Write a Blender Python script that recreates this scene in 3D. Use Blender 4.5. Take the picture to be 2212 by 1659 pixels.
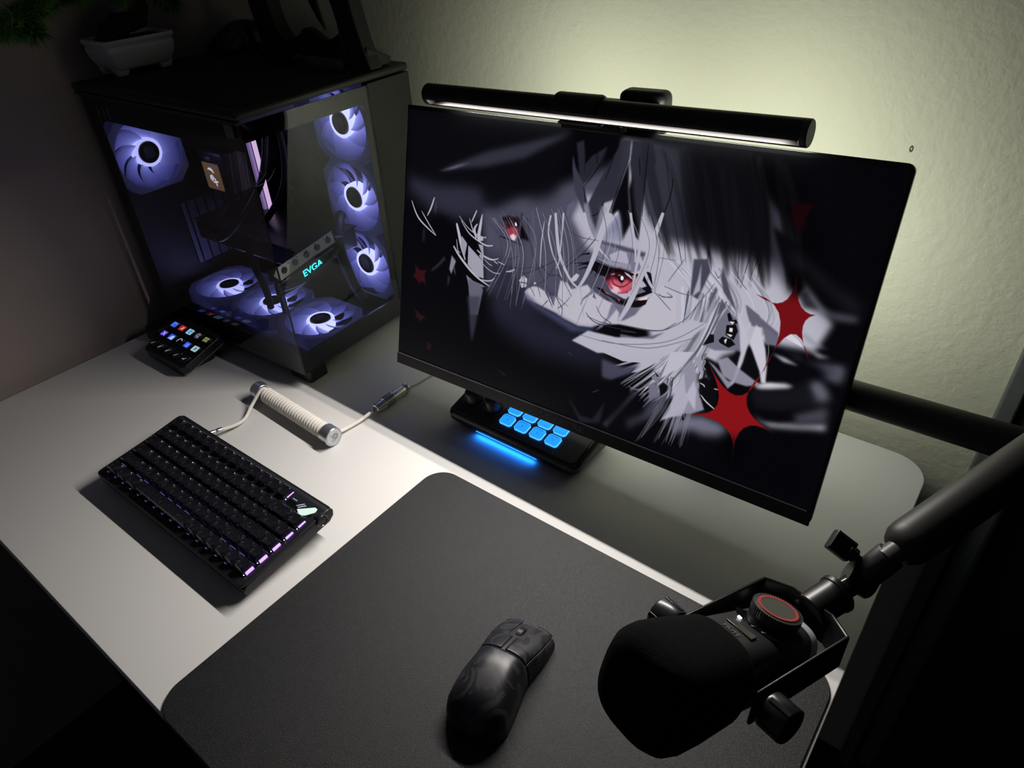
import bpy, bmesh, math, random
import numpy as np
from mathutils import Vector, Matrix
R = math.radians
random.seed(7)
S = bpy.context.scene
for o in list(bpy.data.objects): bpy.data.objects.remove(o, do_unlink=True)

# ---------------------------------------------------------------- camera
# world: x runs right along the back wall, y towards the back wall, z up; the desk top is z = 0
cd = bpy.data.cameras.new('camera'); cam = bpy.data.objects.new('camera', cd); S.collection.objects.link(cam)
yaw, pitch, roll = 0.689924, 0.623573, -0.056255
fw = Vector((-math.sin(yaw)*math.cos(pitch), math.cos(yaw)*math.cos(pitch), -math.sin(pitch)))
r0 = Vector((math.cos(yaw), math.sin(yaw), 0)); u0 = r0.cross(fw)
rr = r0*math.cos(roll)+u0*math.sin(roll); uu = -r0*math.sin(roll)+u0*math.cos(roll)
mw = Matrix((( rr.x, uu.x, -fw.x, 1.219713), (rr.y, uu.y, -fw.y, -0.832), (rr.z, uu.z, -fw.z, 0.64), (0, 0, 0, 1)))
cam.matrix_world = mw
cd.sensor_width = 36; cd.lens = 36*1510.26/2212; cd.clip_start = .01; cd.clip_end = 30
S.camera = cam
# ---------------------------------------------------------------- world and exposure
w = bpy.data.worlds.new('world'); S.world = w; w.use_nodes = True
w.node_tree.nodes['Background'].inputs[0].default_value = (.75, .8, 1, 1)
w.node_tree.nodes['Background'].inputs[1].default_value = .042
S.view_settings.view_transform = 'Standard'; S.view_settings.look = 'None'
S.view_settings.exposure = 0; S.view_settings.gamma = 1; S.view_settings.use_curve_mapping = False
S.cycles.use_denoising = True
S.cycles.max_bounces = 10; S.cycles.transparent_max_bounces = 24
S.cycles.sample_clamp_indirect = 4

def lin(c):
    return tuple(((x/255+.055)/1.055)**2.4 if x/255 > .04045 else x/255/12.92 for x in c)
# ---------------------------------------------------------------- the monitor's frame (the lamp hangs on it)
MC = Vector((.824502, -.20812, .242877))
MX = Vector((.9994, .0007, .0356)).normalized(); MU = Vector((-.0345, .2758, .9606)).normalized()
MB = MU.cross(MX)                             # points to the back of the monitor
MAT_MON = Matrix(((MX.x, MB.x, MU.x, MC.x), (MX.y, MB.y, MU.y, MC.y), (MX.z, MB.z, MU.z, MC.z), (0, 0, 0, 1)))
BAR_C = MC+MX*(-.0125)+MU*.197-MB*.026          # axis centre of the light bar
BAR_L = .452
def area(name, loc, direction, xaxis, sx, sy, power, col, spread=180, parent=None):
    l = bpy.data.lights.new(name, 'AREA'); l.shape = 'RECTANGLE'; l.size = sx; l.size_y = sy
    l.energy = power; l.color = col; l.spread = R(spread)
    o = bpy.data.objects.new(name, l); S.collection.objects.link(o)
    x = Vector(xaxis).normalized(); z = -Vector(direction).normalized(); z = (z-x*x.dot(z)).normalized(); y = z.cross(x)
    m = Matrix(((x.x, y.x, z.x, loc[0]), (x.y, y.y, z.y, loc[1]), (x.z, y.z, z.z, loc[2]), (0, 0, 0, 1)))
    o.matrix_world = m
    return o
# two LED rows inside the bar, cut off by its rear lip; the lamp behind the monitor washes the wall
for off, e, c in ((.00036, 1.15, (1, .93, .84)), (.00001, 2.6, (1, .96, .90))):
    area('bar_led_row', BAR_C+Vector((0, off, 0)), Vector((0, -.62, -.78)), MX, BAR_L-.03, .0001, e, c, 150)
area('bar_back_led', BAR_C+Vector((.01, .0135, -.003)), Vector((0, .96, -.22)), MX, .43, .006, .85, (.96, 1, .88), 165)
area('monitor_back_led', MC+MB*.035+MX*.03+MU*-.02, MB+Vector((0, 0, -.30)), MX, .54, .28, 1.7, (.95, 1, .91), 170)
# ---------------------------------------------------------------- materials
MATS = {}
def mat(name, col, rough=.5, metal=0, emis=None, es=0, bump=None, spec=.5, coat=0, sheen=0, noise=None):
    if name in MATS: return MATS[name]
    m = bpy.data.materials.new(name); m.use_nodes = True; nt = m.node_tree; b = nt.nodes['Principled BSDF']
    b.inputs['Base Color'].default_value = (*col, 1); b.inputs['Roughness'].default_value = rough
    b.inputs['Metallic'].default_value = metal; b.inputs['Specular IOR Level'].default_value = spec
    b.inputs['Coat Weight'].default_value = coat; b.inputs['Sheen Weight'].default_value = sheen
    if emis: b.inputs['Emission Color'].default_value = (*emis, 1); b.inputs['Emission Strength'].default_value = es
    tc = nt.nodes.new('ShaderNodeTexCoord')
    if bump:
        sc, st, dist = bump
        n = nt.nodes.new('ShaderNodeTexNoise'); n.inputs['Scale'].default_value = sc; n.inputs['Detail'].default_value = 3
        nt.links.new(tc.outputs['Object'], n.inputs['Vector'])
        bp = nt.nodes.new('ShaderNodeBump'); bp.inputs['Strength'].default_value = st; bp.inputs['Distance'].default_value = dist
        nt.links.new(n.outputs['Fac'], bp.inputs['Height']); nt.links.new(bp.outputs['Normal'], b.inputs['Normal'])
    if noise:
        sc, c2, lo, hi = noise[:4]; dist = noise[4] if len(noise) > 4 else 0
        n = nt.nodes.new('ShaderNodeTexNoise'); n.inputs['Scale'].default_value = sc; n.inputs['Detail'].default_value = 4
        n.inputs['Distortion'].default_value = dist
        nt.links.new(tc.outputs['Object'], n.inputs['Vector'])
        cr = nt.nodes.new('ShaderNodeValToRGB'); cr.color_ramp.elements[0].position = lo; cr.color_ramp.elements[1].position = hi
        cr.color_ramp.elements[0].color = (*col, 1); cr.color_ramp.elements[1].color = (*c2, 1)
        nt.links.new(n.outputs['Fac'], cr.inputs['Fac']); nt.links.new(cr.outputs['Color'], b.inputs['Base Color'])
    MATS[name] = m
    return m
def glow(name, col, s):
    return mat(name, col, .5, emis=col, es=s)
def glass(name, tint=(1, 1, 1), extra=0.0, rough=0.0):
    m = bpy.data.materials.new(name); m.use_nodes = True; nt = m.node_tree
    for n in list(nt.nodes):
        if n.type != 'OUTPUT_MATERIAL': nt.nodes.remove(n)
    out = nt.nodes['Material Output']
    tr = nt.nodes.new('ShaderNodeBsdfTransparent'); tr.inputs[0].default_value = (*tint, 1)
    gl = nt.nodes.new('ShaderNodeBsdfGlossy'); gl.inputs['Roughness'].default_value = rough; gl.inputs[0].default_value = (.62, .64, .68, 1)
    fr = nt.nodes.new('ShaderNodeFresnel'); fr.inputs['IOR'].default_value = 1.52
    ad = nt.nodes.new('ShaderNodeMath'); ad.operation = 'ADD'; ad.inputs[1].default_value = extra; ad.use_clamp = True
    mx = nt.nodes.new('ShaderNodeMixShader')
    ge = nt.nodes.new('ShaderNodeNewGeometry'); iv = nt.nodes.new('ShaderNodeMath'); iv.operation = 'SUBTRACT'; iv.inputs[0].default_value = 1
    mu = nt.nodes.new('ShaderNodeMath'); mu.operation = 'MULTIPLY'       # reflect at the outer surface only, no total inner reflection
    nt.links.new(ge.outputs['Backfacing'], iv.inputs[1]); nt.links.new(fr.outputs[0], ad.inputs[0])
    nt.links.new(ad.outputs[0], mu.inputs[0]); nt.links.new(iv.outputs[0], mu.inputs[1]); nt.links.new(mu.outputs[0], mx.inputs[0])
    nt.links.new(tr.outputs[0], mx.inputs[1]); nt.links.new(gl.outputs[0], mx.inputs[2]); nt.links.new(mx.outputs[0], out.inputs[0])
    return m
BLK = mat('black_plastic', (.012, .012, .013), .42)
BLKM = mat('matte_black', (.010, .010, .011), .62, bump=(900, .15, .0004))
GLB = mat('gloss_black', (.004, .004, .005), .08)
DKM = mat('dark_metal', (.02, .02, .022), .35, .6)
STEEL = mat('brushed_steel', (.62, .62, .64), .28, 1)
CHROME = mat('chrome', (.7, .7, .72), .12, 1)
GREY = mat('mid_grey', (.16, .16, .17), .5)
# ---------------------------------------------------------------- mesh helpers
def link(o, parent=None):
    S.collection.objects.link(o)
    if parent is not None: o.parent = parent
    return o
def obj(name, bm, m, parent=None, smooth=False, bevel=0, seg=2, label=None, angle=35):
    me = bpy.data.meshes.new(name); bmesh.ops.recalc_face_normals(bm, faces=bm.faces); bm.to_mesh(me); bm.free()
    o = bpy.data.objects.new(name, me); link(o, parent)
    if m: me.materials.append(m)
    if smooth or bevel:
        for p in me.polygons: p.use_smooth = True
        md0 = None
    if bevel:
        md = o.modifiers.new('bevel', 'BEVEL'); md.width = bevel; md.segments = seg; md.limit_method = 'ANGLE'; md.angle_limit = R(angle)
        md.harden_normals = False
    if smooth or bevel:
        me.set_sharp_from_angle(angle=R(angle if not bevel else 80))
    if label: o['label'] = label
    return o
def empty(name, M, label, cat, group=None):
    o = bpy.data.objects.new(name, None); o.empty_display_size = .02; S.collection.objects.link(o)
    o.matrix_world = M if isinstance(M, Matrix) else Matrix.Translation(Vector(M))
    tag(o, label, cat, group); return o
def tag(o, label, cat, group=None):
    o['label'] = label; o['category'] = cat
    if group: o['group'] = group
    return o
def struct(o): o['kind'] = 'structure'; return o
def NB(): return bmesh.new()
def box(bm, x0, x1, y0, y1, z0, z1, M=None):
    v = [bm.verts.new(p) for p in ((x0,y0,z0),(x1,y0,z0),(x1,y1,z0),(x0,y1,z0),(x0,y0,z1),(x1,y0,z1),(x1,y1,z1),(x0,y1,z1))]
    for f in ((0,3,2,1),(4,5,6,7),(0,1,5,4),(1,2,6,5),(2,3,7,6),(3,0,4,7)): bm.faces.new([v[i] for i in f])
    if M is not None:
        for a in v: a.co = M @ a.co
    return bm
def BX(*a, **k): return box(NB(), *a, **k)
def prism(bm, pts, z0, z1, M=None, holes=None):
    """outline pts (x,y) extruded along z"""
    n = len(pts); lo = [bm.verts.new((x, y, z0)) for x, y in pts]; hi = [bm.verts.new((x, y, z1)) for x, y in pts]
    bm.faces.new(lo[::-1]); bm.faces.new(hi)
    for i in range(n): bm.faces.new((lo[i], lo[(i+1) % n], hi[(i+1) % n], hi[i]))
    if M is not None:
        for v in lo+hi: v.co = M @ v.co
    return bm
def rrect(x0, x1, y0, y1, r, n=6):
    pts = []
    if not isinstance(r, (tuple, list)): r = (r,)*4
    for (cx, cy, a0), q in zip(((x1, y1, 0), (x0, y1, 90), (x0, y0, 180), (x1, y0, 270)), r):
        sx = -1 if cx == x1 else 1; sy = -1 if cy == y1 else 1
        for k in range(n+1):
            a = R(a0+90*k/n); pts.append((cx+sx*q+q*math.cos(a), cy+sy*q+q*math.sin(a)))
    return pts
def ring_prism(bm, outer, inner, z0, z1, M=None):
    n = len(outer); L = []
    for pts, z in ((outer, z0), (outer, z1), (inner, z1), (inner, z0)):
        L.append([bm.verts.new((x, y, z)) for x, y in pts])
    for a in range(4):
        A, B = L[a], L[(a+1) % 4]
        for i in range(n): bm.faces.new((A[i], A[(i+1) % n], B[(i+1) % n], B[i]))
    if M is not None:
        for q in L:
            for v in q: v.co = M @ v.co
    return bm
def lathe(bm, prof, seg=32, M=None, a0=0, a1=360):
    """profile (radius, height) about z"""
    rings = []; full = abs(a1-a0) >= 360; ns = seg if full else seg+1
    for r, z in prof:
        if r < 1e-7: rings.append([bm.verts.new((0, 0, z))]); continue
        rings.append([bm.verts.new((r*math.cos(R(a0+(a1-a0)*k/seg)), r*math.sin(R(a0+(a1-a0)*k/seg)), z)) for k in range(ns)])
    for A, B in zip(rings, rings[1:]):
        for i in range(seg):
            j = (i+1) % ns
            if len(A) == 1 and len(B) == 1: continue
            if len(A) == 1: bm.faces.new((A[0], B[i], B[j]))
            elif len(B) == 1: bm.faces.new((A[i], A[j], B[0]))
            else: bm.faces.new((A[i], A[j], B[j], B[i]))
    if M is not None:
        for q in rings:
            for v in q: v.co = M @ v.co
    return bm
def cyl(bm, r, z0, z1, seg=32, M=None, b=0):
    if b: return lathe(bm, [(0, z0), (r-b, z0), (r-b*.3, z0+b*.3), (r, z0+b), (r, z1-b), (r-b*.3, z1-b*.3), (r-b, z1), (0, z1)], seg, M)
    return lathe(bm, [(0, z0), (r, z0), (r, z1), (0, z1)], seg, M)
def frame(o, z, x=None):
    """matrix whose z axis is the given direction"""
    z = Vector(z).normalized(); x = Vector(x) if x is not None else (Vector((1, 0, 0)) if abs(z.x) < .9 else Vector((0, 1, 0)))
    x = (x-z*x.dot(z)).normalized(); y = z.cross(x); o = Vector(o)
    return Matrix(((x.x, y.x, z.x, o.x), (x.y, y.y, z.y, o.y), (x.z, y.z, z.z, o.z), (0, 0, 0, 1)))
def rod(bm, a, b, r, seg=24, bev=0, r2=None):
    a, b = Vector(a), Vector(b); L = (b-a).length; r2 = r if r2 is None else r2
    if bev: prof = [(0, 0), (r-bev, 0), (r-bev*.3, bev*.3), (r, bev), (r2, L-bev), (r2-bev*.3, L-bev*.3), (r2-bev, L), (0, L)]
    else: prof = [(0, 0), (r, 0), (r2, L), (0, L)]
    return lathe(bm, prof, seg, frame(a, b-a))
def smoothpath(pts, n=8):
    P = [Vector(p) for p in pts]; out = []
    for i in range(len(P)-1):
        p0 = P[max(i-1, 0)]; p1 = P[i]; p2 = P[i+1]; p3 = P[min(i+2, len(P)-1)]
        for k in range(n):
            t = k/n; out.append(.5*((2*p1)+(p2-p0)*t+(2*p0-5*p1+4*p2-p3)*t*t+(-p0+3*p1-3*p2+p3)*t**3))
    out.append(P[-1]); return out
def tube(bm, pts, r, seg=10, cap=True):
    """r: number or function of 0..1"""
    n = len(pts); rings = []; up = Vector((0, 0, 1)); t0 = (pts[1]-pts[0]).normalized()
    if abs(t0.dot(up)) > .95: up = Vector((0, 1, 0))
    nrm = (up-t0*up.dot(t0)).normalized()
    for i, p in enumerate(pts):
        t = (pts[min(i+1, n-1)]-pts[max(i-1, 0)]).normalized(); nrm = (nrm-t*nrm.dot(t)).normalized(); bn = t.cross(nrm)
        q = r(i/(n-1)) if callable(r) else r
        rings.append([bm.verts.new(p+(nrm*math.cos(2*math.pi*k/seg)+bn*math.sin(2*math.pi*k/seg))*q) for k in range(seg)])
    for A, B in zip(rings, rings[1:]):
        for k in range(seg): bm.faces.new((A[k], A[(k+1) % seg], B[(k+1) % seg], B[k]))
    if cap: bm.faces.new(rings[0][::-1]); bm.faces.new(rings[-1])
    return bm
def T(x=0, y=0, z=0): return Matrix.Translation((x, y, z))
def RX(a): return Matrix.Rotation(R(a), 4, 'X')
def RY(a): return Matrix.Rotation(R(a), 4, 'Y')
def RZ(a): return Matrix.Rotation(R(a), 4, 'Z')
def text(name, body, size, M, m, parent, ext=.0002, sx=1, shear=0, offset=0):
    """lettering as a thin mesh in the xy plane of M"""
    c = bpy.data.curves.new(name, 'FONT'); c.body = body; c.size = size; c.extrude = ext; c.align_x = 'CENTER'; c.align_y = 'CENTER'
    c.shear = shear; c.offset = offset
    t = bpy.data.objects.new(name, c); S.collection.objects.link(t)
    me = bpy.data.meshes.new_from_object(t.evaluated_get(bpy.context.evaluated_depsgraph_get()))
    bpy.data.objects.remove(t); bpy.data.curves.remove(c)
    me.transform(M @ Matrix.Diagonal((sx, 1, 1, 1))); me.name = name
    me.materials.clear(); me.materials.append(m)
    o = bpy.data.objects.new(name, me); link(o, parent); return o
# ================================================================ the room
WX, WY = -.03, .05
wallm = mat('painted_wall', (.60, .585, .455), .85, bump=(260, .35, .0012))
def wallmat():
    m = wallm; nt = m.node_tree; b = nt.nodes['Principled BSDF']
    # coarse roller texture under the fine one
    n = nt.nodes.new('ShaderNodeTexNoise'); n.inputs['Scale'].default_value = 110; n.inputs['Detail'].default_value = 5
    tc = [x for x in nt.nodes if x.type == 'TEX_COORD'][0]; nt.links.new(tc.outputs['Object'], n.inputs['Vector'])
    bp0 = [x for x in nt.nodes if x.type == 'BUMP'][0]
    b2 = nt.nodes.new('ShaderNodeBump'); b2.inputs['Strength'].default_value = .42; b2.inputs['Distance'].default_value = .004
    nt.links.new(n.outputs['Fac'], b2.inputs['Height']); nt.links.new(b2.outputs['Normal'], bp0.inputs['Normal'])
wallmat()
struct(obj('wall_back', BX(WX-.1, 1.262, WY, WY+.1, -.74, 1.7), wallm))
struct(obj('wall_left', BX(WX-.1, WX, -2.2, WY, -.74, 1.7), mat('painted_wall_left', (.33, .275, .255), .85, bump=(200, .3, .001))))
struct(obj('floor', BX(WX-.1, 2.6, -2.2, WY+.1, -.80, -.74), mat('dark_floor', (.012, .011, .010), .8)))
trimm = mat('trim_paint', (.13, .14, .13), .6, bump=(90, .4, .002))
struct(obj('trim_1', BX(1.256, 1.276, WY-.022, WY+.1, -.74, 1.7), trimm, bevel=.003))
struct(obj('trim_2', BX(1.281, 1.312, WY-.006, WY+.1, -.74, 1.7), trimm, bevel=.008, seg=3))
struct(obj('added_shade_wall', BX(1.80, 1.9, -2.2, WY+.1, -.74, 1.7), mat('dark_wall', (.03, .03, .03), .8)))  # unseen dark wall added to keep ambient light off the trim
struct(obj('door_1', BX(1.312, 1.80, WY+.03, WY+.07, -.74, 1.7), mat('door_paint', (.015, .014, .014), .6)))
# a plug hole left in the plaster, upper right of the monitor
b = NB(); lathe(b, [(0, -.0003), (.0009, -.0002), (.0016, .0006), (.0024, .0002), (.0026, -.0002)], 14, frame((1.0840, WY-.0002, .3785), (0, -1, 0)) @ Matrix.Diagonal((.8, 1.5, 1, 1)))
tag(obj('nail_hole', b, mat('torn_plaster', (.10, .10, .08), .9), smooth=True), 'small nail hole with raised plaster rim in the wall above the monitor corner', 'wall hole')
# ================================================================ desk
D = empty('desk', (.608, -.376, -.74), 'white laminate desk with rounded corners standing against the two walls', 'desk')
DX0, DX1, DY0, DY1 = .0, 1.2165, -.7705, .0185
def L(o, M):  # put a part built in world coordinates under an Empty
    o.matrix_parent_inverse = M.inverted() if isinstance(M, Matrix) else M.matrix_world.inverted(); return o
bpy.context.view_layer.update()
desk_top = mat('white_laminate', (.66, .645, .635), .5, bump=(1400, .12, .0003), spec=.35)
b = prism(NB(), rrect(DX0, DX1, DY0, DY1, (.045, .002, .045, .045), 12), -.018, 0)
L(obj('desktop', b, desk_top, D, bevel=.0012, angle=60), D)
for x in (.08, 1.13):
    for y in (-.70, -.06):
        L(obj('leg', rod(NB(), (x, y, -.74), (x, y, -.018), .02), DKM, D, smooth=True), D)
L(obj('crossbar', BX(.08, 1.13, -.40, -.36, -.048, -.020), DKM, D, bevel=.002), D)
# ================================================================ desk mat
matm = mat('mat_cloth', (.0020, .0020, .0030), .50, bump=(1300, .9, .0007), spec=.5, noise=(700, (.017, .016, .019), .50, .70))
t = obj('desk_mat', prism(NB(), rrect(.690, 1.2135, -.772, -.3545, .030, 12), .0, .0032), matm, bevel=.0009, angle=60)
tag(t, 'large black cloth desk mat with rounded corners under the mouse', 'desk mat')
# ================================================================ PC case
CX0, CX1, CY0, CY1, CH = .002, .395, -.338, -.022, .424
PC = empty('computer_case', (.2, -.18, 0), 'black computer tower with glass corner and glowing violet fans on the desk', 'computer')
bpy.context.view_layer.update()
def pc(o): return L(o, PC)
caseM = mat('case_black', (.0075, .0075, .008), .45)
YG = -.112            # where the glass half ends and the solid rear chamber starts
# base and feet
b = ring_prism(NB(), rrect(CX0, CX1-.004, CY0+.006, CY1, .002, 2), rrect(CX0+.010, CX1-.010, CY0+.014, -.120, .002, 2), .024, .058)
box(b, CX0+.004, CX1-.008, CY0+.010, -.115, .0245, .0300)
pc(obj('base_panel', b, caseM, PC, bevel=.002))
for x0 in (CX0+.02, CX1-.062):
    for y0 in (CY0+.012, CY1-.045):
        b = prism(NB(), [(x0, y0+.004), (x0+.006, y0), (x0+.05, y0), (x0+.054, y0+.004), (x0+.054, y0+.036), (x0, y0+.036)], 0, .024)
        pc(obj('foot', b, caseM, PC, bevel=.0015))
# roof: frame, mesh field and rear strip
b = BX(CX0-.006, CX1, CY0-.003, CY1, CH-.012, CH-.001)
pc(obj('top_panel', b, mat('roof_black', (.020, .020, .021), .42), PC, bevel=.0042, seg=3))
b = BX(CX0+.016, CX1-.018, CY0+.015, -.125, CH-.0012, CH)
pc(obj('dust_filter', b, mat('filter_mesh', (.010, .010, .011), .75, bump=(2500, .6, .0005)), PC, bevel=.0006))
b = BX(CX0+.02, CX1-.03, -.120, CY1-.012, CH-.0012, CH+.0006)
pc(obj('vent_panel', b, caseM, PC, bevel=.0006))
pc(obj('roof_seam', BX(CX0, CX1-.0005, CY0-.0034, CY0+.004, CH-.0165, CH-.0125), mat('seam', (.02, .02, .022), .35), PC))
# rear chamber with its front strip, back wall and floor line
pc(obj('side_panel', BX(CX1-.014, CX1-.001, YG, CY1, .024, CH-.014), mat('side_panel_paint', (.020, .0185, .0185), .5), PC, bevel=.0012))
pc(obj('rear_panel', BX(CX0, CX1-.014, CY1-.003, CY1, .058, CH-.014), caseM, PC))
pc(obj('rear_frame', BX(CX0, CX0+.004, CY0+.008, CY1-.003, .058, CH-.014), caseM, PC))
pc(obj('tray', BX(CX0+.004, CX1-.016, -.098, -.095, .058, CH-.014), mat('tray_paint', (.014, .014, .016), .5), PC))
# printed glass: clear pane plus black ceramic border behind it
clear = glass('tinted_glass', (.84, .84, .86), .02)
clear_front = glass('tinted_glass_front', (.72, .72, .74), .025)
borderm = mat('ceramic_print', (.006, .006, .007), .06, coat=.6)
g = BX(CX1-.0030, CX1, CY0+.0005, YG-.001, .026, CH-.016)
gl = pc(obj('glass_panel', g, clear, PC))
fr = RY(90)      # local (x,y,z)->(z,y,-x)
def yz(pts): return pts
def plate_x(outer, inner, x0, x1):     # plates in the YZ plane
    return ring_prism(NB(), outer, inner, x0, x1, Matrix(((0, 0, 1, 0), (1, 0, 0, 0), (0, 1, 0, 0), (0, 0, 0, 1))))
def plate_y(outer, inner, y0, y1):     # plates in the XZ plane
    return ring_prism(NB(), outer, inner, y0, y1, Matrix(((1, 0, 0, 0), (0, 0, 1, 0), (0, 1, 0, 0), (0, 0, 0, 1))))
o1 = rrect(CY0+.0012, YG-.0015, .0265, CH-.0165, .001, 6); i1 = rrect(CY0+.0035, YG-.012, .060, CH-.040, (.012, .001, .001, .006), 6)
pc(obj('glass_border', plate_x(o1, i1, CX1-.0042, CX1-.0032), borderm, PC))
g = BX(CX0+.002, CX1-.0032, CY0, CY0+.0030, .026, CH-.016)
pc(obj('glass_panel', g, clear_front, PC))
o1 = rrect(CX0+.003, CX1-.0045, .0265, CH-.0165, .001, 6); i1 = rrect(CX0+.034, CX1-.0060, .060, CH-.052, (.004, .004, .004, .004), 6)
pc(obj('glass_border', plate_y(o1, i1, CY0+.0032, CY0+.0042), mat('ceramic_print_front', (.008, .008, .009), .3), PC))
for k in range(3):
    b = prism(NB(), rrect(.046+.0145*k, .0515+.0145*k, .378, .396, .0026, 5), CY0-.0008, CY0-.0001, Matrix(((1, 0, 0, 0), (0, 0, 1, 0), (0, 1, 0, 0), (0, 0, 0, 1))))
    pc(obj('vent_slot', b, mat('slot_grey', (.045, .045, .048), .5), PC))
pc(obj('corner_clip', BX(CX1-.030, CX1-.014, CY0-.0030, CY0, CH-.034, CH-.0165), mat('clip', (.09, .09, .088), .45), PC, bevel=.0008))
# ---- fans: frame > hub, light_ring, blades
violet = (.30, .30, 1.0)
ringm = glow('fan_ring', (.50, .53, 1.0), 1.9)
bladem = bpy.data.materials.new('frosted_blade'); bladem.use_nodes = True
def setup_blade(m, base, e0, e1, col0, col1, r0, r1):
    nt = m.node_tree; b = nt.nodes['Principled BSDF']; b.inputs['Base Color'].default_value = (*base, 1); b.inputs['Roughness'].default_value = .35
    tc = nt.nodes.new('ShaderNodeTexCoord'); sp = nt.nodes.new('ShaderNodeVectorMath'); sp.operation = 'MULTIPLY'; sp.inputs[1].default_value = (1, 1, 0)
    ln = nt.nodes.new('ShaderNodeVectorMath'); ln.operation = 'LENGTH'
    nt.links.new(tc.outputs['Object'], sp.inputs[0]); nt.links.new(sp.outputs[0], ln.inputs[0])
    mr = nt.nodes.new('ShaderNodeMapRange'); mr.inputs['From Min'].default_value = r0; mr.inputs['From Max'].default_value = r1
    nt.links.new(ln.outputs['Value'], mr.inputs['Value'])
    pw = nt.nodes.new('ShaderNodeMath'); pw.operation = 'POWER'; pw.inputs[1].default_value = .45
    nt.links.new(mr.outputs[0], pw.inputs[0])
    ms = nt.nodes.new('ShaderNodeMapRange'); ms.inputs['To Min'].default_value = e0; ms.inputs['To Max'].default_value = e1
    nt.links.new(pw.outputs[0], ms.inputs['Value'])
    cr = nt.nodes.new('ShaderNodeMix'); cr.data_type = 'RGBA'; cr.inputs[6].default_value = (*col0, 1); cr.inputs[7].default_value = (*col1, 1)
    nt.links.new(pw.outputs[0], cr.inputs[0]); nt.links.new(cr.outputs[2], b.inputs['Emission Color']); nt.links.new(ms.outputs[0], b.inputs['Emission Strength'])
# LEDs sit in the hub and feed the frosted blades edge-on, so each blade is brightest at its root
setup_blade(bladem, (.22, .22, .40), 1.3, .26, (.36, .39, 1), (.13, .14, .62), .022, .056)
framem = bpy.data.materials.new('frosted_frame'); framem.use_nodes = True
setup_blade(framem, (.10, .10, .14), .30, .06, (.17, .18, .66), (.08, .085, .34), .050, .080)
hubm = mat('fan_hub', (.012, .012, .018), .3)
stickm = mat('hub_sticker', (.10, .12, .18), .35)
def fan_meshes():
    f = NB(); outer = rrect(-.0597, .0597, -.0597, .0597, .021, 1)
    outer = [((x*(1-k/5)+outer[(i+1) % 8][0]*k/5), (y*(1-k/5)+outer[(i+1) % 8][1]*k/5)) for i, (x, y) in enumerate(outer) for k in range(5)]
    n = len(outer); inner = []
    for x, y in outer:
        a = math.atan2(y, x); inner.append((.0570*math.cos(a), .0570*math.sin(a)))
    ring_prism(f, outer, inner, -.024, 0)
    for k in range(4):
        a = R(45+90*k)
        rod(f, (.012*math.cos(a), .012*math.sin(a), -.0225), (.058*math.cos(a), .058*math.sin(a), -.0225), .0016, 6)
    h = NB(); lathe(h, [(0, -.021), (.0172, -.021), (.0178, -.004), (.0170, -.0018), (.0150, -.0012), (0, -.0012)], 40)
    s = NB(); prism(s, rrect(-.0085, .0085, -.0085, .0085, .003, 4), -.0012, -.0009)
    box(s, -.0012, .0012, -.006, .006, -.0009, -.0007); box(s, -.006, .006, -.0012, .0012, -.0009, -.0007)
    r = NB(); lathe(r, [(.0180, -.020), (.0180, -.0036), (.0192, -.0022), (.0222, -.0022), (.0230, -.0036), (.0230, -.018)], 48)
    bl = NB(); nb = 9
    for k in range(nb):
        a0 = 2*math.pi*k/nb; rows = []
        for i in range(9):
            rr_ = .0228+(.0565-.0228)*i/8; row = []
            for j in range(6):
                tt = j/5-.5
                a = a0+tt*(.74+.10*i/8)+.55*(i/8)**1.3; z = -.011-tt*.0150-.002*math.sin(i/8*3.14)
                row.append(bl.verts.new((rr_*math.cos(a), rr_*math.sin(a), z)))
            rows.append(row)
        for A, B in zip(rows, rows[1:]):
            for j in range(5): bl.faces.new((A[j], A[j+1], B[j+1], B[j]))
    return f, h, s, r, bl
proto = None
def copy_tree(o, parent=None):
    c = o.copy(); S.collection.objects.link(c); c.parent = parent
    for ch in list(o.children): copy_tree(ch, c)
    return c
def fan(M, sc=1.0):
    global proto
    if proto is None:
        f, h, s, r, bl = fan_meshes()
        proto = obj('fan', f, framem, PC, bevel=.0006)
        obj('hub', h, hubm, proto, smooth=True); obj('hub_sticker', s, stickm, proto)
        obj('light_ring', r, ringm, proto, smooth=True); q = obj('blades', bl, bladem, proto, smooth=True)
        sd = q.modifiers.new('thick', 'SOLIDIFY'); sd.thickness = .0012
        t = proto
    else:
        t = copy_tree(proto, PC)
    t.matrix_parent_inverse = PC.matrix_world.inverted(); t.matrix_basis = M
    return t
for x, z in ((.3285, .3480), (.3290, .2290), (.3290, .1100)):
    fan(frame((x, -.1215, z), (0, -1, 0), (1, 0, 0)))
for x in (.0800, .2045, .3270):
    fan(frame((x, -.2370, .0600+.0015), (0, 0, 1), (1, 0, 0)))
fan(frame((CX0+.0295, -.2740, .3040), (1, 0, 0), (0, 1, 0)))
fan_lights = []
# ---- light given by the fan rings (one small lamp in front of each ring)
for p, d, e in (((.334, -.1240, .348), (0, -1, 0), .045), ((.334, -.1240, .229), (0, -1, 0), .045), ((.334, -.1240, .110), (0, -1, 0), .045),
             ((.080, -.237, .066), (0, 0, 1), .045), ((.2045, -.237, .066), (0, 0, 1), .045), ((.327, -.237, .066), (0, 0, 1), .045), ((.0345, -.274, .304), (1, 0, 0), .03)):
    l = area('fan_light', Vector(p), d, (0, 1, 0) if d[0] else (1, 0, 0), .06, .06, e*.6, (.34, .36, 1)); fan_lights.append(l)
# light leaving the rear exhaust fan towards the left wall
l = area('fan_light', (CX0+.0005, -.274, .304), (-1, 0, 0), (0, 1, 0), .10, .10, .02, (.35, .33, 1)); fan_lights.append(l)
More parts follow.
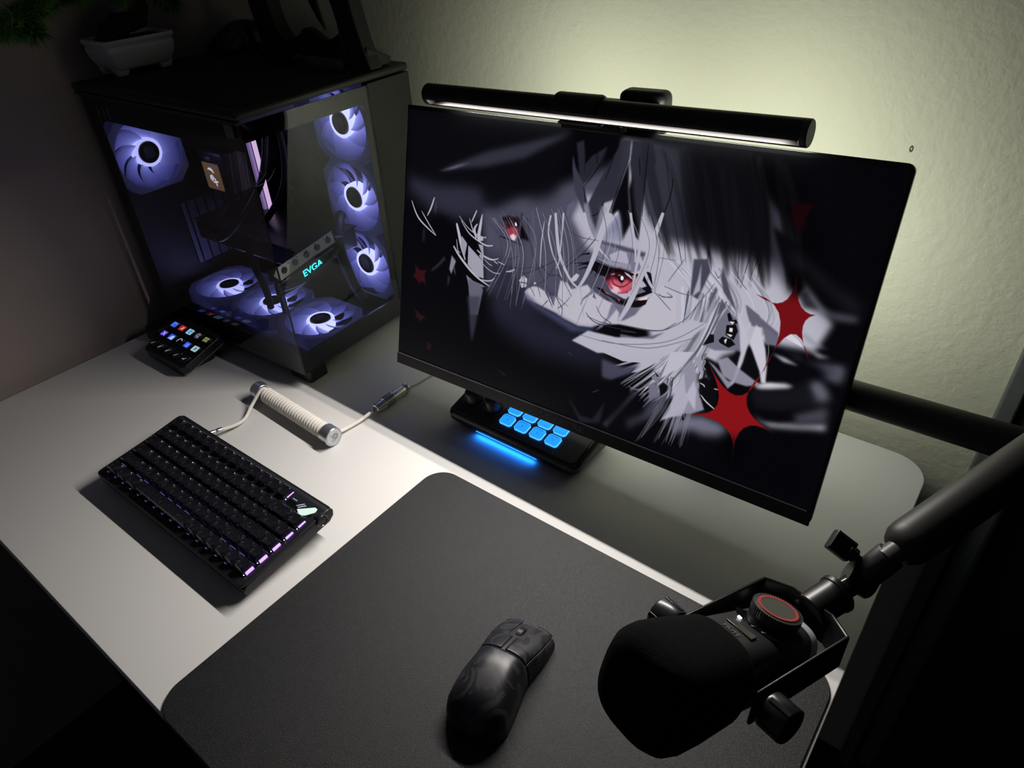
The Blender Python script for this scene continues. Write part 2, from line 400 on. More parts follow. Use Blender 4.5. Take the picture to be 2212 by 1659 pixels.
# ---- mainboard and what sits on it
bo = pc(obj('mainboard', BX(.030, .262, -.100, -.0985+.001, .085, .375), mat('board', (.012, .012, .015), .4, noise=(90, (.03, .03, .035), .45, .6)), PC))
def mb(name, b, m, **k):
    return obj(name, b, m, bo, **k)
mb('heatsink', BX(.040, .058, -.135, -.100, .225, .345), mat('sink', (.03, .03, .035), .4, .5), bevel=.002)
mb('heatsink', BX(.058, .150, -.128, -.100, .335, .352), MATS['sink'], bevel=.002)
mb('heatsink', BX(.080, .200, -.110, -.100, .090, .125), MATS['sink'], bevel=.002)
mb('card_slot', BX(.06, .15, -.107, -.100, .205, .212), GREY)
# memory sticks, lit along the top edge
for k, y in enumerate((.1135, .1300)):
    s = pc(obj('memory_stick', BX(y, y+.0075, -.143, -.100, .176, .306), mat('stick', (.03, .03, .05), .3, .6), PC, bevel=.0008))
    d = obj('diffuser', BX(y+.0004, y+.0071, -.1490, -.143, .178, .304), glow('ram_glow%d' % k, ((.62, .45, .95), (.95, .68, 1))[k], (.25, .95)[k]), s, bevel=.001)
# pump head with its picture screen
pump = pc(obj('pump_head', BX(.034, .106, -.196, -.112, .2150, .2900), mat('pump_black', (.018, .018, .024), .3), PC, bevel=.006, seg=4))
def pp(o): return o
MXZ = Matrix(((1, 0, 0, 0), (0, 0, 1, 0), (0, 1, 0, 0), (0, 0, 0, 1)))
pp(obj('screen_rim', prism(NB(), rrect(.0440, .0935, .2200, .2705, .004, 5), -.1985, -.1955, MXZ), mat('rim', (.25, .25, .32), .3, .7), pump, bevel=.0006))
pp(obj('picture_screen', prism(NB(), rrect(.0460, .0920, .2235, .2695, .003, 5), -.1990, -.1984, MXZ), glow('pump_screen', (.42, .23, .11), .34), pump))
wht = glow('pump_logo', (.85, .85, 1), 1.1)
FACE = lambda x, y, z: T(x, y, z) @ RX(90)
pp(text('logo', 'ex', .022, FACE(.0705, -.1993, .2420) @ RZ(-38), wht, pump, .0001, offset=.0004))
b = NB(); tube(b, smoothpath([(.0600, -.1994, .2585), (.0655, -.1994, .2600), (.0710, -.1994, .2580), (.0745, -.1994, .2530)], 5), lambda t: .0004+.0016*math.sin(math.pi*min(1, t*1.0+.05)), 8)
pp(obj('logo_arc', b, wht, pump, smooth=True))
pp(obj('badge', BX(.0570, .0730, -.1985, -.1950, .2735, .2800), mat('badge', (.35, .35, .45), .3, .6), pump, bevel=.001))
for k in range(5):
    pp(obj('side_rib', rod(NB(), (.1066, -.190+.015*k, .219), (.1066, -.180+.015*k, .286), .0007, 6), mat('rib', (.5, .5, .5), .3), pump))
# hoses to the radiator
for k, pts in enumerate((((.072, -.150, .218), (.066, -.190, .190), (.085, -.235, .166), (.130, -.255, .166), (.172, -.235, .200), (.205, -.20, .260), (.225, -.185, .330), (.235, -.19, .372)),
                         ((.092, -.130, .218), (.095, -.165, .180), (.125, -.195, .158), (.170, -.190, .180), (.215, -.165, .245), (.238, -.165, .320), (.250, -.18, .372)))):
    pc(obj('coolant_hose', tube(NB(), smoothpath(pts, 8), .0058, 12), mat('hose', (.008, .008, .009), .35), PC, smooth=True))
b = BX(.045, .300, -.2950, -.1750, .3700, .3980)
rad = pc(obj('radiator', b, mat('rad', (.012, .012, .014), .5), PC, bevel=.002))
for k in range(26):
    b = BX(.060+.009*k, .0612+.009*k, -.290, -.180, .3685, .3702) if k == 0 else box(b, .060+.009*k, .0612+.009*k, -.290, -.180, .3685, .3702)
pp(obj('fins', b, GREY, rad))
# graphics card, its end towards the clear front
gpu = pc(obj('graphics_card', BX(.034, .318, -.238, -.118, .1395, .1760), mat('card_shroud', (.028, .028, .032), .3), PC, bevel=.004, seg=3))
pp(obj('backplate', BX(.034, .322, -.300+.06, -.118, .1765, .1785), mat('backplate', (.055, .055, .065), .35, .5), gpu, bevel=.0005))
for r_ in range(3):
    for c_ in range(7):
        b = BX(.10+.006*c_+.002*(r_ % 2), .1045+.006*c_+.002*(r_ % 2), -.215+.008*r_, -.2105+.008*r_, .1785, .1789) if (r_, c_) == (0, 0) else box(b, .10+.006*c_+.002*(r_ % 2), .1045+.006*c_+.002*(r_ % 2), -.215+.008*r_, -.2105+.008*r_, .1785, .1789)
pp(obj('backplate_holes', b, mat('hole', (.002, .002, .002), .9), gpu))
MYZ = Matrix(((0, 0, 1, 0), (1, 0, 0, 0), (0, 1, 0, 0), (0, 0, 0, 1)))
# bare end bracket seen through the clear side
b = prism(NB(), [(-.300, .1640), (-.292, .1740), (-.175, .1905), (-.172, .1700), (-.205, .1660), (-.225, .1640), (-.290, .1520)], .3230, .3245, MYZ)
br = pp(obj('end_bracket', b, mat('bracket', (.52, .53, .46), .45, .3), gpu))
b = NB()
for k in range(5): cyl(b, .0052, .3246, .3262, 16, MYZ @ T(-.280+.0235*k, .1665+.0032*k, 0))
for k in range(6): cyl(b, .0011, .3246, .3250, 10, MYZ @ T(-.270+.0190*k, .1745+.0026*k, 0))
box(b, .3246, .3252, -.1890, -.1835, .1805, .1860)
pp(obj('bracket_bolts', b, mat('bolt', (.07, .07, .07), .3, .6), gpu, smooth=True))
b = tube(NB(), smoothpath([(.326, -.300, .140), (.328, -.260, .136), (.329, -.215, .1435), (.329, -.180, .1550), (.328, -.163, .1640), (.325, -.158, .1720), (.322, -.170, .1745)], 8), .0042, 12)
pp(obj('end_trim', b, mat('gloss_trim', (.01, .01, .014), .12), gpu, smooth=True))
b = prism(NB(), [(-.302, .128), (-.262, .1275), (-.215, .1330), (-.178, .1470), (-.178, .1640), (-.225, .1590), (-.302, .150)], .3190, .3275, MYZ)
pp(obj('end_cap', b, mat('end_cap_plastic', (.012, .012, .016), .25), gpu, bevel=.002))
pp(text('lettering', 'EVGA', .0150, Matrix(((0, 0, 1, .3280), (1, 0, 0, -.2290), (0, 1, 0, .1485), (0, 0, 0, 1))) @ RZ(8), glow('cyan_letters', (.05, .85, .95), 2.2), gpu, .0002, 1.12, offset=.0002))
pp(obj('card_support', BX(.262, .270, -.262, -.254, .062, .1395), mat('support', (.02, .02, .022), .4), gpu, bevel=.001))
pp(obj('power_cable', tube(NB(), smoothpath([(.20, -.250, .170), (.215, -.262, .150), (.232, -.262, .100), (.232, -.262, .064)], 6), .006, 10), mat('cable', (.015, .015, .018), .6), gpu, smooth=True))
pc(obj('cable_bundle', tube(NB(), smoothpath([(.275, -.105, .185), (.300, -.135, .190), (.325, -.165, .160), (.345, -.170, .110), (.352, -.160, .066)], 8), .009, 12), MATS['cable'], PC, smooth=True))
pc(obj('card_bracket', BX(CX0+.005, CX0+.007, -.240, -.10, .085, .200), mat('slot_covers', (.22, .22, .30), .4, .2), PC))
b = NB()
for k in range(7): box(b, .0095, .0105, -.232+.0185*k, -.2295+.0185*k, .085, .200)
pc(obj('slot_gap', b, GLB, PC))

# the tower stands turned a little on the desk
TURN = T(.394, -.336, 0) @ RZ(2.5) @ T(-.394, .336, 0)
PC.matrix_world = TURN @ PC.matrix_world
for l in fan_lights: l.matrix_world = TURN @ l.matrix_world
ART = [
('P',[(9.4,134.9),(115.9,138.5),(236.9,132.9),(281.7,137.6),(241.8,178.0),(226.1,209.9),(162.7,208.9),(88.3,212.2),(29.8,181.2),(12.3,183.9)],(46,46,62),0.9,16),
('P',[(226.8,180.4),(283.0,148.6),(363.7,120.0),(441.6,93.0),(512.2,58.4),(627.9,43.5),(669.9,258.2),(494.2,328.4),(355.9,326.6),(261.0,355.1),(239.8,267.2)],(74,74,92),1,10),
('P',[(239.2,261.2),(336.2,286.2),(362.9,324.9),(401.0,342.7),(435.0,360.8),(289.2,398.3)],(40,40,56),0.9,16),
('P',[(268.6,340.6),(357.9,355.0),(459.0,366.2),(522.2,381.5),(588.2,396.6),(564.5,442.9),(395.0,453.3),(290.2,419.1)],(34,34,50),0.9,22),
('P',[(534.7,6.9),(656.9,16.4),(774.4,38.6),(848.7,100.1),(890.4,181.3),(955.7,241.8),(940.0,293.3),(858.1,300.7),(794.0,344.9),(758.8,428.0),(690.1,460.7),(644.9,324.6),(554.6,203.0)],(178,176,190),1,5),
('P',[(468.9,113.9),(557.5,108.8),(613.7,208.4),(557.5,220.0),(495.4,214.7),(450.0,160.6)],(170,168,184),1,6),
('P',[(358.6,329.8),(365.7,321.3),(379.0,313.1),(390.9,312.1),(407.5,316.6),(424.7,325.9),(439.6,320.7),(442.3,287.0),(459.6,288.0),(470.7,298.5),(505.0,280.9),(517.4,290.7),(551.5,301.7),(597.4,306.1),(626.1,297.3),(641.4,273.7),(660.1,245.3),(687.2,253.7),(698.5,310.8),(653.1,335.4),(586.3,340.7),(545.6,351.6),(527.4,363.0),(496.5,368.0),(461.2,362.2),(440.7,355.7),(395.8,348.2),(366.6,343.4)],(184,181,193),1,1),
('P',[(358.6,329.8),(395.8,348.2),(440.7,355.7),(496.5,368.0),(525.6,363.5),(542.1,352.5),(528.9,372.6),(483.6,383.3),(432.9,369.6),(386.7,355.7),(356.1,342.5)],(70,72,104),0.8,4),
('P',[(341.5,309.8),(350.1,296.0),(362.2,301.7),(361.3,318.9),(349.5,323.4)],(190,186,196),0.95,0),
('P',[(378.5,309.9),(381.7,303.2),(388.3,307.6)],(190,186,196),0.95,0),
('P',[(465.7,278.5),(476.7,264.8),(484.3,266.4),(478.9,278.8),(468.5,284.4)],(190,186,196),0.95,0),
('P',[(341.7,311.5),(362.2,310.2),(363.5,311.9),(342.0,313.9)],(60,60,80),1,0),
('S',[(350.1,296.0),(355.8,308.3),(355.5,322.0)],(1.05,1.58,1.05),(60,60,80),1,0),
('P',[(406.9,311.7),(424.2,322.7),(435.6,320.0),(446.9,318.1),(435.8,321.6),(432.9,342.4),(425.1,329.2),(412.3,322.2)],(96,95,118),1,1),
('P',[(521.1,290.7),(528.8,304.8),(520.3,302.9)],(96,95,118),1,0),
('P',[(562.7,305.3),(578.8,307.6),(551.5,354.9),(537.2,367.0),(558.6,333.5)],(120,118,140),1,1),
('S',[(495.4,325.2),(500.6,310.9),(516.2,294.2),(516.9,287.7)],(1.05,4.2,8.4),(110,108,130),1,0),
('P',[(515.7,193.1),(525.6,189.7),(618.6,195.3),(625.2,221.9),(592.2,239.5),(549.8,230.4),(509.5,220.3)],(116,115,136),1,1),
('P',[(520.6,191.4),(619.1,198.1),(620.2,203.8),(519.8,196.8)],(62,60,74),0.8,1),
('P',[(542.9,215.0),(562.0,202.2),(577.4,203.6),(585.4,219.9),(582.7,223.5),(548.8,224.5)],(168,166,184),1,0),
('P',[(514.0,225.5),(552.6,226.7),(589.1,222.1),(592.8,233.3),(567.9,235.7),(538.1,232.8)],(150,148,166),0.8,0),
('S',[(699.2,9.9),(734.0,88.8),(775.7,203.3)],(9.52,19.05,0.63),(16,16,19),0.7,2),
('S',[(728.5,3.6),(776.2,97.5),(798.9,219.9)],(4.32,8.63,0.63),(30,30,34),0.7,2),
('S',[(823.0,16.5),(842.1,83.4),(891.0,211.8)],(8.11,16.22,0.63),(16,16,19),0.7,2),
('S',[(782.0,10.4),(811.9,92.4),(846.1,207.7)],(6.68,13.36,0.63),(38,38,43),0.7,2),
('S',[(655.5,15.4),(675.9,93.4),(720.9,194.6)],(10.47,20.94,0.63),(16,16,19),0.7,2),
('S',[(765.8,3.0),(797.0,98.4),(836.5,219.6)],(4.41,8.82,0.63),(46,46,51),0.7,2),
('S',[(579.2,3.8),(622.6,106.8),(664.2,191.8)],(10.37,20.73,0.63),(46,46,51),0.7,2),
('S',[(651.5,7.7),(684.9,89.9),(746.0,195.2)],(8.85,17.7,0.63),(46,46,51),0.7,2),
('S',[(732.4,15.5),(752.7,93.1),(794.0,217.7)],(7.15,14.3,0.63),(46,46,51),0.7,2),
('S',[(576.8,5.5),(602.1,110.1),(660.1,189.4)],(5.75,11.5,0.63),(16,16,19),0.7,2),
('S',[(815.5,13.8),(864.4,87.5),(878.4,207.8)],(6.69,13.38,0.63),(30,30,34),0.7,2),
('S',[(737.2,10.6),(784.0,92.5),(814.8,215.0)],(7.78,15.56,0.63),(24,24,27),0.7,2),
('S',[(614.4,15.3),(659.0,91.4),(707.6,202.2)],(5.8,11.59,0.63),(30,30,34),0.7,2),
('S',[(754.5,9.3),(776.4,85.9),(831.1,200.5)],(9.7,19.39,0.63),(46,46,51),0.7,2),
('S',[(765.4,9.9),(793.6,102.3),(834.8,198.3)],(6.55,13.09,0.63),(38,38,43),0.7,2),
('S',[(697.1,20.5),(725.9,87.2),(770.1,205.6)],(7.87,15.74,0.63),(16,16,19),0.7,2),
('S',[(588.4,22.5),(609.0,94.7),(671.8,196.5)],(5.6,11.2,0.63),(30,30,34),0.7,2),
('S',[(754.4,2.8),(789.9,103.4),(839.4,217.6)],(7.66,15.33,0.63),(16,16,19),0.7,2),
('S',[(579.4,8.1),(619.8,90.4),(665.9,204.6)],(6.97,13.93,0.63),(24,24,27),0.7,2),
('S',[(811.6,6.8),(843.5,98.9),(876.3,207.3)],(9.09,18.18,0.63),(30,30,34),0.7,2),
('S',[(780.0,8.3),(814.2,94.7),(837.7,214.4)],(7.58,15.17,0.63),(46,46,51),0.7,2),
('S',[(824.5,15.2),(860.7,89.3),(893.6,201.8)],(8.65,17.29,0.63),(46,46,51),0.7,2),
('S',[(757.5,2.6),(809.8,83.9),(843.3,211.0)],(5.79,11.58,0.63),(24,24,27),0.7,2),
('S',[(694.5,14.7),(737.9,101.3),(775.7,215.8)],(6.19,12.37,0.63),(24,24,27),0.7,2),
('S',[(707.4,5.0),(739.3,102.5),(790.7,212.0)],(5.91,11.81,0.63),(30,30,34),0.7,2),
('S',[(667.1,5.0),(708.2,106.1),(740.8,197.1)],(9.96,19.92,0.63),(16,16,19),0.7,2),
('S',[(824.0,18.6),(862.3,87.5),(887.6,215.2)],(4.45,8.89,0.63),(30,30,34),0.7,2),
('S',[(748.9,2.9),(799.6,83.1),(834.0,209.1)],(6.76,13.53,0.63),(16,16,19),0.7,2),
('S',[(646.4,12.0),(680.1,106.9),(727.5,196.8)],(3.81,7.61,0.63),(16,16,19),0.7,2),
('S',[(585.7,15.5),(626.2,110.1),(673.4,192.1)],(6.72,13.44,0.63),(24,24,27),0.7,2),
('S',[(686.6,16.8),(706.8,94.6),(744.9,205.3)],(1.8,3.6,0.63),(8,8,10),0.7,0),
('S',[(788.7,22.2),(815.5,105.8),(823.3,201.4)],(1.46,2.93,0.63),(8,8,10),0.7,0),
('S',[(679.0,24.5),(722.1,107.0),(734.4,209.1)],(1.45,2.89,0.63),(8,8,10),0.7,0),
('S',[(630.3,26.9),(665.8,99.4),(694.8,197.6)],(1.27,2.55,0.63),(8,8,10),0.7,0),
('S',[(764.5,15.1),(816.4,101.2),(811.7,200.0)],(1.42,2.83,0.63),(8,8,10),0.7,0),
('S',[(742.9,17.4),(798.5,104.3),(798.9,219.8)],(1.5,3.0,0.63),(8,8,10),0.7,0),
('S',[(773.3,24.0),(802.3,91.9),(812.2,205.2)],(2.04,4.09,0.63),(60,60,66),0.7,0),
('S',[(743.4,16.1),(770.8,95.3),(792.7,215.1)],(1.6,3.2,0.63),(8,8,10),0.7,0),
('S',[(620.4,19.4),(648.1,102.3),(689.9,205.5)],(2.07,4.13,0.63),(8,8,10),0.7,0),
('S',[(574.9,25.4),(611.7,101.2),(657.6,190.5)],(1.59,3.18,0.63),(8,8,10),0.7,0),
('S',[(755.3,195.2),(800.8,251.0),(794.4,332.3)],(3.47,6.93,0.63),(120,120,131),0.7,0),
('S',[(810.9,196.0),(854.2,247.5),(846.9,311.3)],(2.43,4.86,0.63),(120,120,131),0.7,0),
('S',[(666.8,196.2),(726.5,254.2),(725.9,358.9)],(1.65,3.29,0.63),(188,188,205),0.7,0),
('S',[(684.0,203.0),(735.7,255.1),(746.9,349.5)],(2.93,5.87,0.63),(150,150,164),0.7,0),
('S',[(756.4,197.6),(807.6,245.9),(799.2,329.7)],(2.44,4.88,0.63),(188,188,205),0.7,0),
('S',[(814.5,191.3),(858.2,244.5),(835.5,314.0)],(2.63,5.27,0.63),(150,150,164),0.7,0),
('S',[(677.3,204.1),(742.9,255.8),(738.2,348.8)],(1.73,3.46,0.63),(196,196,213),0.7,0),
('S',[(776.3,194.8),(828.6,247.1),(816.2,319.8)],(1.3,2.6,0.63),(196,196,213),0.7,0),
('S',[(717.3,192.0),(778.8,251.7),(776.0,335.2)],(3.16,6.31,0.63),(188,188,205),0.7,0),
('S',[(697.9,203.7),(756.3,245.1),(746.3,353.2)],(1.59,3.17,0.63),(196,196,213),0.7,0),
('S',[(738.5,197.8),(792.2,252.1),(780.0,335.0)],(1.91,3.82,0.63),(196,196,213),0.7,0),
('S',[(799.4,195.0),(852.9,249.3),(828.2,315.8)],(2.12,4.24,0.63),(188,188,205),0.7,0),
('S',[(719.0,201.9),(773.6,249.5),(769.6,337.7)],(3.15,6.31,0.63),(196,196,213),0.7,0),
('S',[(819.3,199.7),(864.2,255.1),(843.7,302.8)],(1.78,3.57,0.63),(150,150,164),0.7,0),
('S',[(754.9,195.3),(805.6,244.3),(793.2,326.7)],(3.06,6.13,0.63),(150,150,164),0.7,0),
('S',[(664.6,192.2),(722.4,259.0),(723.8,352.5)],(3.65,7.3,0.63),(150,150,164),0.7,0),
('S',[(729.3,204.3),(786.8,252.9),(783.5,338.9)],(2.45,4.9,0.63),(188,188,205),0.7,0),
('S',[(658.8,198.5),(719.3,249.7),(726.2,349.9)],(2.99,5.98,0.63),(196,196,213),0.7,0),
('S',[(704.1,204.1),(763.4,257.5),(761.6,345.6)],(2.49,4.99,0.63),(150,150,164),0.7,0),
('S',[(677.7,196.2),(741.5,255.1),(736.9,353.0)],(2.06,4.13,0.63),(196,196,213),0.7,0),
('S',[(734.0,198.8),(785.7,248.5),(783.8,332.5)],(2.15,4.31,0.63),(120,120,131),0.7,0),
('S',[(712.3,198.4),(767.6,249.7),(764.3,333.6)],(1.12,2.24,0.63),(150,150,164),0.7,0),
('S',[(721.5,202.2),(766.6,257.6),(766.2,338.5)],(1.18,2.36,0.63),(120,120,131),0.7,0),
('S',[(817.8,200.6),(869.3,243.3),(852.3,299.4)],(1.17,2.34,0.63),(188,188,205),0.7,0),
('S',[(772.8,243.1),(744.9,345.8),(688.1,495.6)],(3.67,7.34,0.63),(192,192,209),0.8,0),
('S',[(772.3,248.3),(746.3,347.7),(690.0,484.5)],(3.57,7.15,0.63),(150,150,164),0.8,0),
('S',[(723.4,250.3),(718.3,347.4),(609.2,458.2)],(2.05,4.1,0.63),(184,184,200),0.8,0),
('S',[(767.3,244.8),(746.7,350.9),(690.1,495.0)],(3.99,7.97,0.63),(110,110,120),0.8,0),
('S',[(710.2,241.8),(704.8,349.6),(586.8,455.8)],(1.22,2.43,0.63),(70,70,77),0.8,0),
('S',[(697.0,240.2),(701.0,346.4),(565.0,441.0)],(4.88,9.77,0.63),(192,192,209),0.8,0),
('S',[(744.1,241.9),(736.8,345.7),(655.9,471.9)],(4.57,9.14,0.63),(184,184,200),0.8,0),
('S',[(737.3,241.6),(730.9,345.8),(636.3,476.9)],(2.69,5.38,0.63),(170,170,185),0.8,0),
('S',[(784.6,242.8),(765.0,335.7),(710.7,507.0)],(2.85,5.69,0.63),(184,184,200),0.8,0),
('S',[(752.5,238.1),(729.9,351.6),(652.9,479.2)],(3.0,5.99,0.63),(70,70,77),0.8,0),
('S',[(754.9,240.6),(733.9,342.3),(658.4,472.9)],(2.43,4.85,0.63),(70,70,77),0.8,0),
('S',[(751.5,248.9),(727.5,350.0),(638.6,471.6)],(4.91,9.82,0.63),(110,110,120),0.8,0),
('S',[(736.3,243.8),(721.6,344.7),(632.0,468.8)],(4.81,9.62,0.63),(70,70,77),0.8,0),
('S',[(714.2,239.3),(705.8,342.9),(586.2,454.4)],(2.6,5.19,0.63),(110,110,120),0.8,0),
('S',[(783.9,244.7),(759.6,337.0),(726.7,503.1)],(1.98,3.96,0.63),(192,192,209),0.8,0),
('S',[(754.0,241.9),(744.3,349.0),(663.9,488.8)],(4.36,8.72,0.63),(170,170,185),0.8,0),
('S',[(710.2,246.1),(701.7,353.6),(579.7,449.0)],(4.48,8.96,0.63),(70,70,77),0.8,0),
('S',[(734.4,244.9),(723.0,348.3),(630.3,462.4)],(3.87,7.75,0.63),(170,170,185),0.8,0),
('S',[(780.7,247.5),(755.7,343.9),(715.8,496.7)],(2.52,5.03,0.63),(70,70,77),0.8,0),
('S',[(734.5,243.7),(716.2,351.0),(633.7,462.5)],(4.42,8.84,0.63),(192,192,209),0.8,0),
('S',[(713.2,240.2),(708.2,345.9),(590.4,446.6)],(2.69,5.37,0.63),(184,184,200),0.8,0),
('S',[(714.1,236.1),(702.4,352.1),(581.0,446.1)],(4.88,9.76,0.63),(184,184,200),0.8,0),
('S',[(738.5,245.0),(715.6,343.1),(621.6,462.9)],(2.04,4.08,0.63),(110,110,120),0.8,0),
('S',[(785.5,246.3),(759.9,341.7),(703.4,505.7)],(3.68,7.36,0.63),(170,170,185),0.8,0),
('S',[(764.3,241.6),(753.6,346.3),(683.3,491.8)],(3.08,6.15,0.63),(192,192,209),0.8,0),
('S',[(748.5,252.3),(740.5,348.6),(662.8,476.5)],(4.36,8.72,0.63),(170,170,185),0.8,0),
('S',[(717.0,240.4),(707.0,344.6),(609.1,455.7)],(3.6,7.19,0.63),(150,150,164),0.8,0),
('S',[(766.0,241.8),(747.0,336.5),(686.1,492.4)],(2.17,4.34,0.63),(110,110,120),0.8,0),
('S',[(788.4,247.4),(766.5,343.8),(710.5,509.4)],(2.53,5.05,0.63),(192,192,209),0.8,0),
('S',[(759.7,243.7),(741.1,337.8),(666.3,475.5)],(2.33,4.65,0.63),(110,110,120),0.8,0),
('S',[(763.2,250.2),(733.8,344.3),(664.4,488.6)],(3.13,6.25,0.63),(110,110,120),0.8,0),
('S',[(771.2,240.9),(745.9,343.8),(694.0,493.8)],(2.56,5.12,0.63),(192,192,209),0.8,0),
('S',[(771.1,245.4),(742.4,339.7),(688.7,494.2)],(4.68,9.35,0.63),(192,192,209),0.8,0),
('S',[(790.2,244.6),(761.3,343.6),(716.7,504.0)],(1.92,3.84,0.63),(70,70,77),0.8,0),
('S',[(734.7,244.1),(717.3,345.0),(628.9,470.0)],(1.42,2.83,0.63),(70,70,77),0.8,0),
('S',[(760.7,243.0),(740.1,348.1),(683.3,483.5)],(4.52,9.05,0.63),(150,150,164),0.8,0),
('S',[(734.2,242.6),(718.3,342.3),(631.9,464.2)],(3.54,7.08,0.63),(150,150,164),0.8,0),
('S',[(792.2,245.5),(765.2,345.9),(735.4,517.4)],(4.94,9.89,0.63),(150,150,164),0.8,0),
('S',[(768.9,251.7),(747.9,345.3),(678.0,480.2)],(2.73,5.47,0.63),(70,70,77),0.8,0),
('S',[(731.6,245.2),(713.1,345.4),(616.0,459.4)],(2.34,4.68,0.63),(170,170,185),0.8,0),
('S',[(754.1,389.7),(743.7,468.2),(728.7,545.5)],(3.06,6.12,0.63),(96,96,105),0.8,0),
('S',[(769.9,385.3),(764.7,456.2),(763.4,535.6)],(3.67,7.34,0.63),(24,24,27),0.8,0),
('S',[(712.8,410.1),(709.6,472.5),(671.8,552.1)],(2.56,5.13,0.63),(60,60,66),0.8,0),
('S',[(766.1,381.1),(759.4,471.4),(755.1,538.2)],(1.68,3.35,0.63),(130,130,142),0.8,0),
('S',[(756.0,389.7),(757.0,471.2),(748.0,537.5)],(2.63,5.26,0.63),(96,96,105),0.8,0),
('S',[(760.0,384.3),(753.6,470.1),(752.5,541.8)],(2.62,5.24,0.63),(130,130,142),0.8,0),
('S',[(713.3,416.4),(698.7,477.1),(666.6,560.7)],(2.66,5.33,0.63),(60,60,66),0.8,0),
('S',[(708.9,410.7),(702.9,474.2),(672.4,550.3)],(1.51,3.01,0.63),(60,60,66),0.8,0),
('S',[(744.6,386.9),(741.7,474.5),(735.0,540.2)],(2.11,4.22,0.63),(130,130,142),0.8,0),
('S',[(736.3,405.2),(728.5,469.2),(701.1,550.7)],(2.33,4.65,0.63),(96,96,105),0.8,0),
('S',[(760.8,382.2),(754.0,472.5),(749.8,537.6)],(1.92,3.83,0.63),(24,24,27),0.8,0),
('S',[(733.2,397.8),(725.7,465.2),(698.9,549.9)],(2.62,5.24,0.63),(60,60,66),0.8,0),
('S',[(733.3,393.5),(736.5,469.4),(715.3,552.2)],(3.6,7.21,0.63),(60,60,66),0.8,0),
('S',[(758.9,388.8),(754.5,469.7),(751.9,541.0)],(3.32,6.65,0.63),(96,96,105),0.8,0),
('S',[(709.7,421.1),(692.9,476.1),(665.9,557.2)],(1.37,2.75,0.63),(130,130,142),0.8,0),
('S',[(703.6,414.8),(698.2,470.8),(659.5,568.8)],(3.19,6.38,0.63),(60,60,66),0.8,0),
('S',[(726.6,409.2),(721.0,467.7),(697.5,553.2)],(1.43,2.85,0.63),(60,60,66),0.8,0),
('S',[(703.1,416.8),(694.3,485.2),(671.9,552.5)],(3.25,6.5,0.63),(96,96,105),0.8,0),
('S',[(750.1,393.8),(738.2,474.2),(731.0,536.7)],(3.54,7.08,0.63),(130,130,142),0.8,0),
('S',[(736.5,404.0),(722.5,467.8),(707.5,541.2)],(1.93,3.86,0.63),(130,130,142),0.8,0),
('S',[(743.9,395.0),(747.9,464.5),(734.4,545.7)],(1.53,3.05,0.63),(96,96,105),0.8,0),
('S',[(745.0,389.4),(732.0,465.5),(723.0,542.4)],(3.61,7.23,0.63),(130,130,142),0.8,0),
('P',[(531.2,254.5),(543.4,264.2),(558.8,282.6),(587.7,289.7),(613.1,280.5),(626.8,265.0),(623.5,247.6),(601.9,237.4),(567.9,235.7),(541.0,239.9)],(176,172,188),1,0),
('P',[(534.3,252.2),(543.6,265.7),(556.1,276.9),(576.1,282.4),(592.4,277.7),(603.4,264.4),(604.2,250.5),(588.5,237.3),(564.4,234.9),(541.3,241.4)],(150,48,66),1,0),
('P',[(550.4,264.2),(568.0,255.6),(587.9,252.6),(599.2,259.2),(591.7,274.0),(575.9,281.6),(559.7,277.7)],(196,88,104),1,2),
('P',[(553.1,269.8),(562.5,273.9),(558.4,280.3),(571.0,282.8),(580.2,276.7),(570.6,270.5)],(226,190,202),0.9,1),
('P',[(532.1,249.6),(545.3,265.3),(557.2,253.4),(575.6,260.0),(587.6,251.2),(603.4,255.2),(591.7,236.6),(567.6,234.2)],(34,10,20),0.9,2),
('S',[(553.9,254.1),(561.2,266.4),(577.2,268.9),(589.4,261.5),(594.3,251.2)],(2.1,2.62,2.1),(110,20,40),1,0),
('P',[(568.8,250.8),(577.0,249.0),(581.9,257.1),(577.6,261.9),(571.0,258.0)],(16,5,10),1,0),
('P',[(573.2,251.3),(575.1,247.5),(578.7,248.6),(580.3,252.8),(577.5,256.5),(574.4,255.4)],(240,240,245),1,0),
('P',[(551.4,250.0),(560.3,246.2),(559.9,248.9),(553.4,251.4)],(190,150,160),0.9,0),
('P',[(566.0,249.1),(572.3,246.2),(571.9,248.6)],(190,150,160),0.9,0),
('P',[(540.5,247.0),(545.1,243.7),(544.2,248.5)],(190,150,160),0.9,0),
('P',[(491.1,239.6),(511.5,232.2),(551.1,237.8),(578.2,236.5),(602.1,238.9),(626.5,229.0),(633.3,230.5),(643.9,261.0),(631.9,257.8),(620.4,248.3),(602.9,243.2),(579.3,242.4),(552.4,245.2),(537.0,257.8),(524.1,254.5),(507.0,248.8)],(12,8,14),1,0),
('S',[(503.8,240.1),(485.1,242.3),(466.5,247.1)],(4.2,2.1,0.63),(16,12,20),1,0),
('S',[(503.1,246.5),(490.2,251.1),(477.5,258.3)],(4.2,2.1,0.63),(16,12,20),1,0),
('S',[(514.0,247.3),(511.2,252.1),(508.7,259.4)],(4.2,2.1,0.63),(16,12,20),1,0),
('S',[(523.6,251.4),(520.7,255.5),(518.2,262.0)],(4.2,2.1,0.63),(16,12,20),1,0),
('S',[(534.6,253.7),(530.5,255.7),(526.8,260.1)],(4.2,2.1,0.63),(16,12,20),1,0),
('S',[(500.7,220.5),(489.5,223.9),(478.6,229.7)],(4.2,2.1,0.63),(16,12,20),1,0),
('S',[(502.1,240.4),(488.2,244.5),(474.5,251.0)],(4.2,2.1,0.63),(16,12,20),1,0),
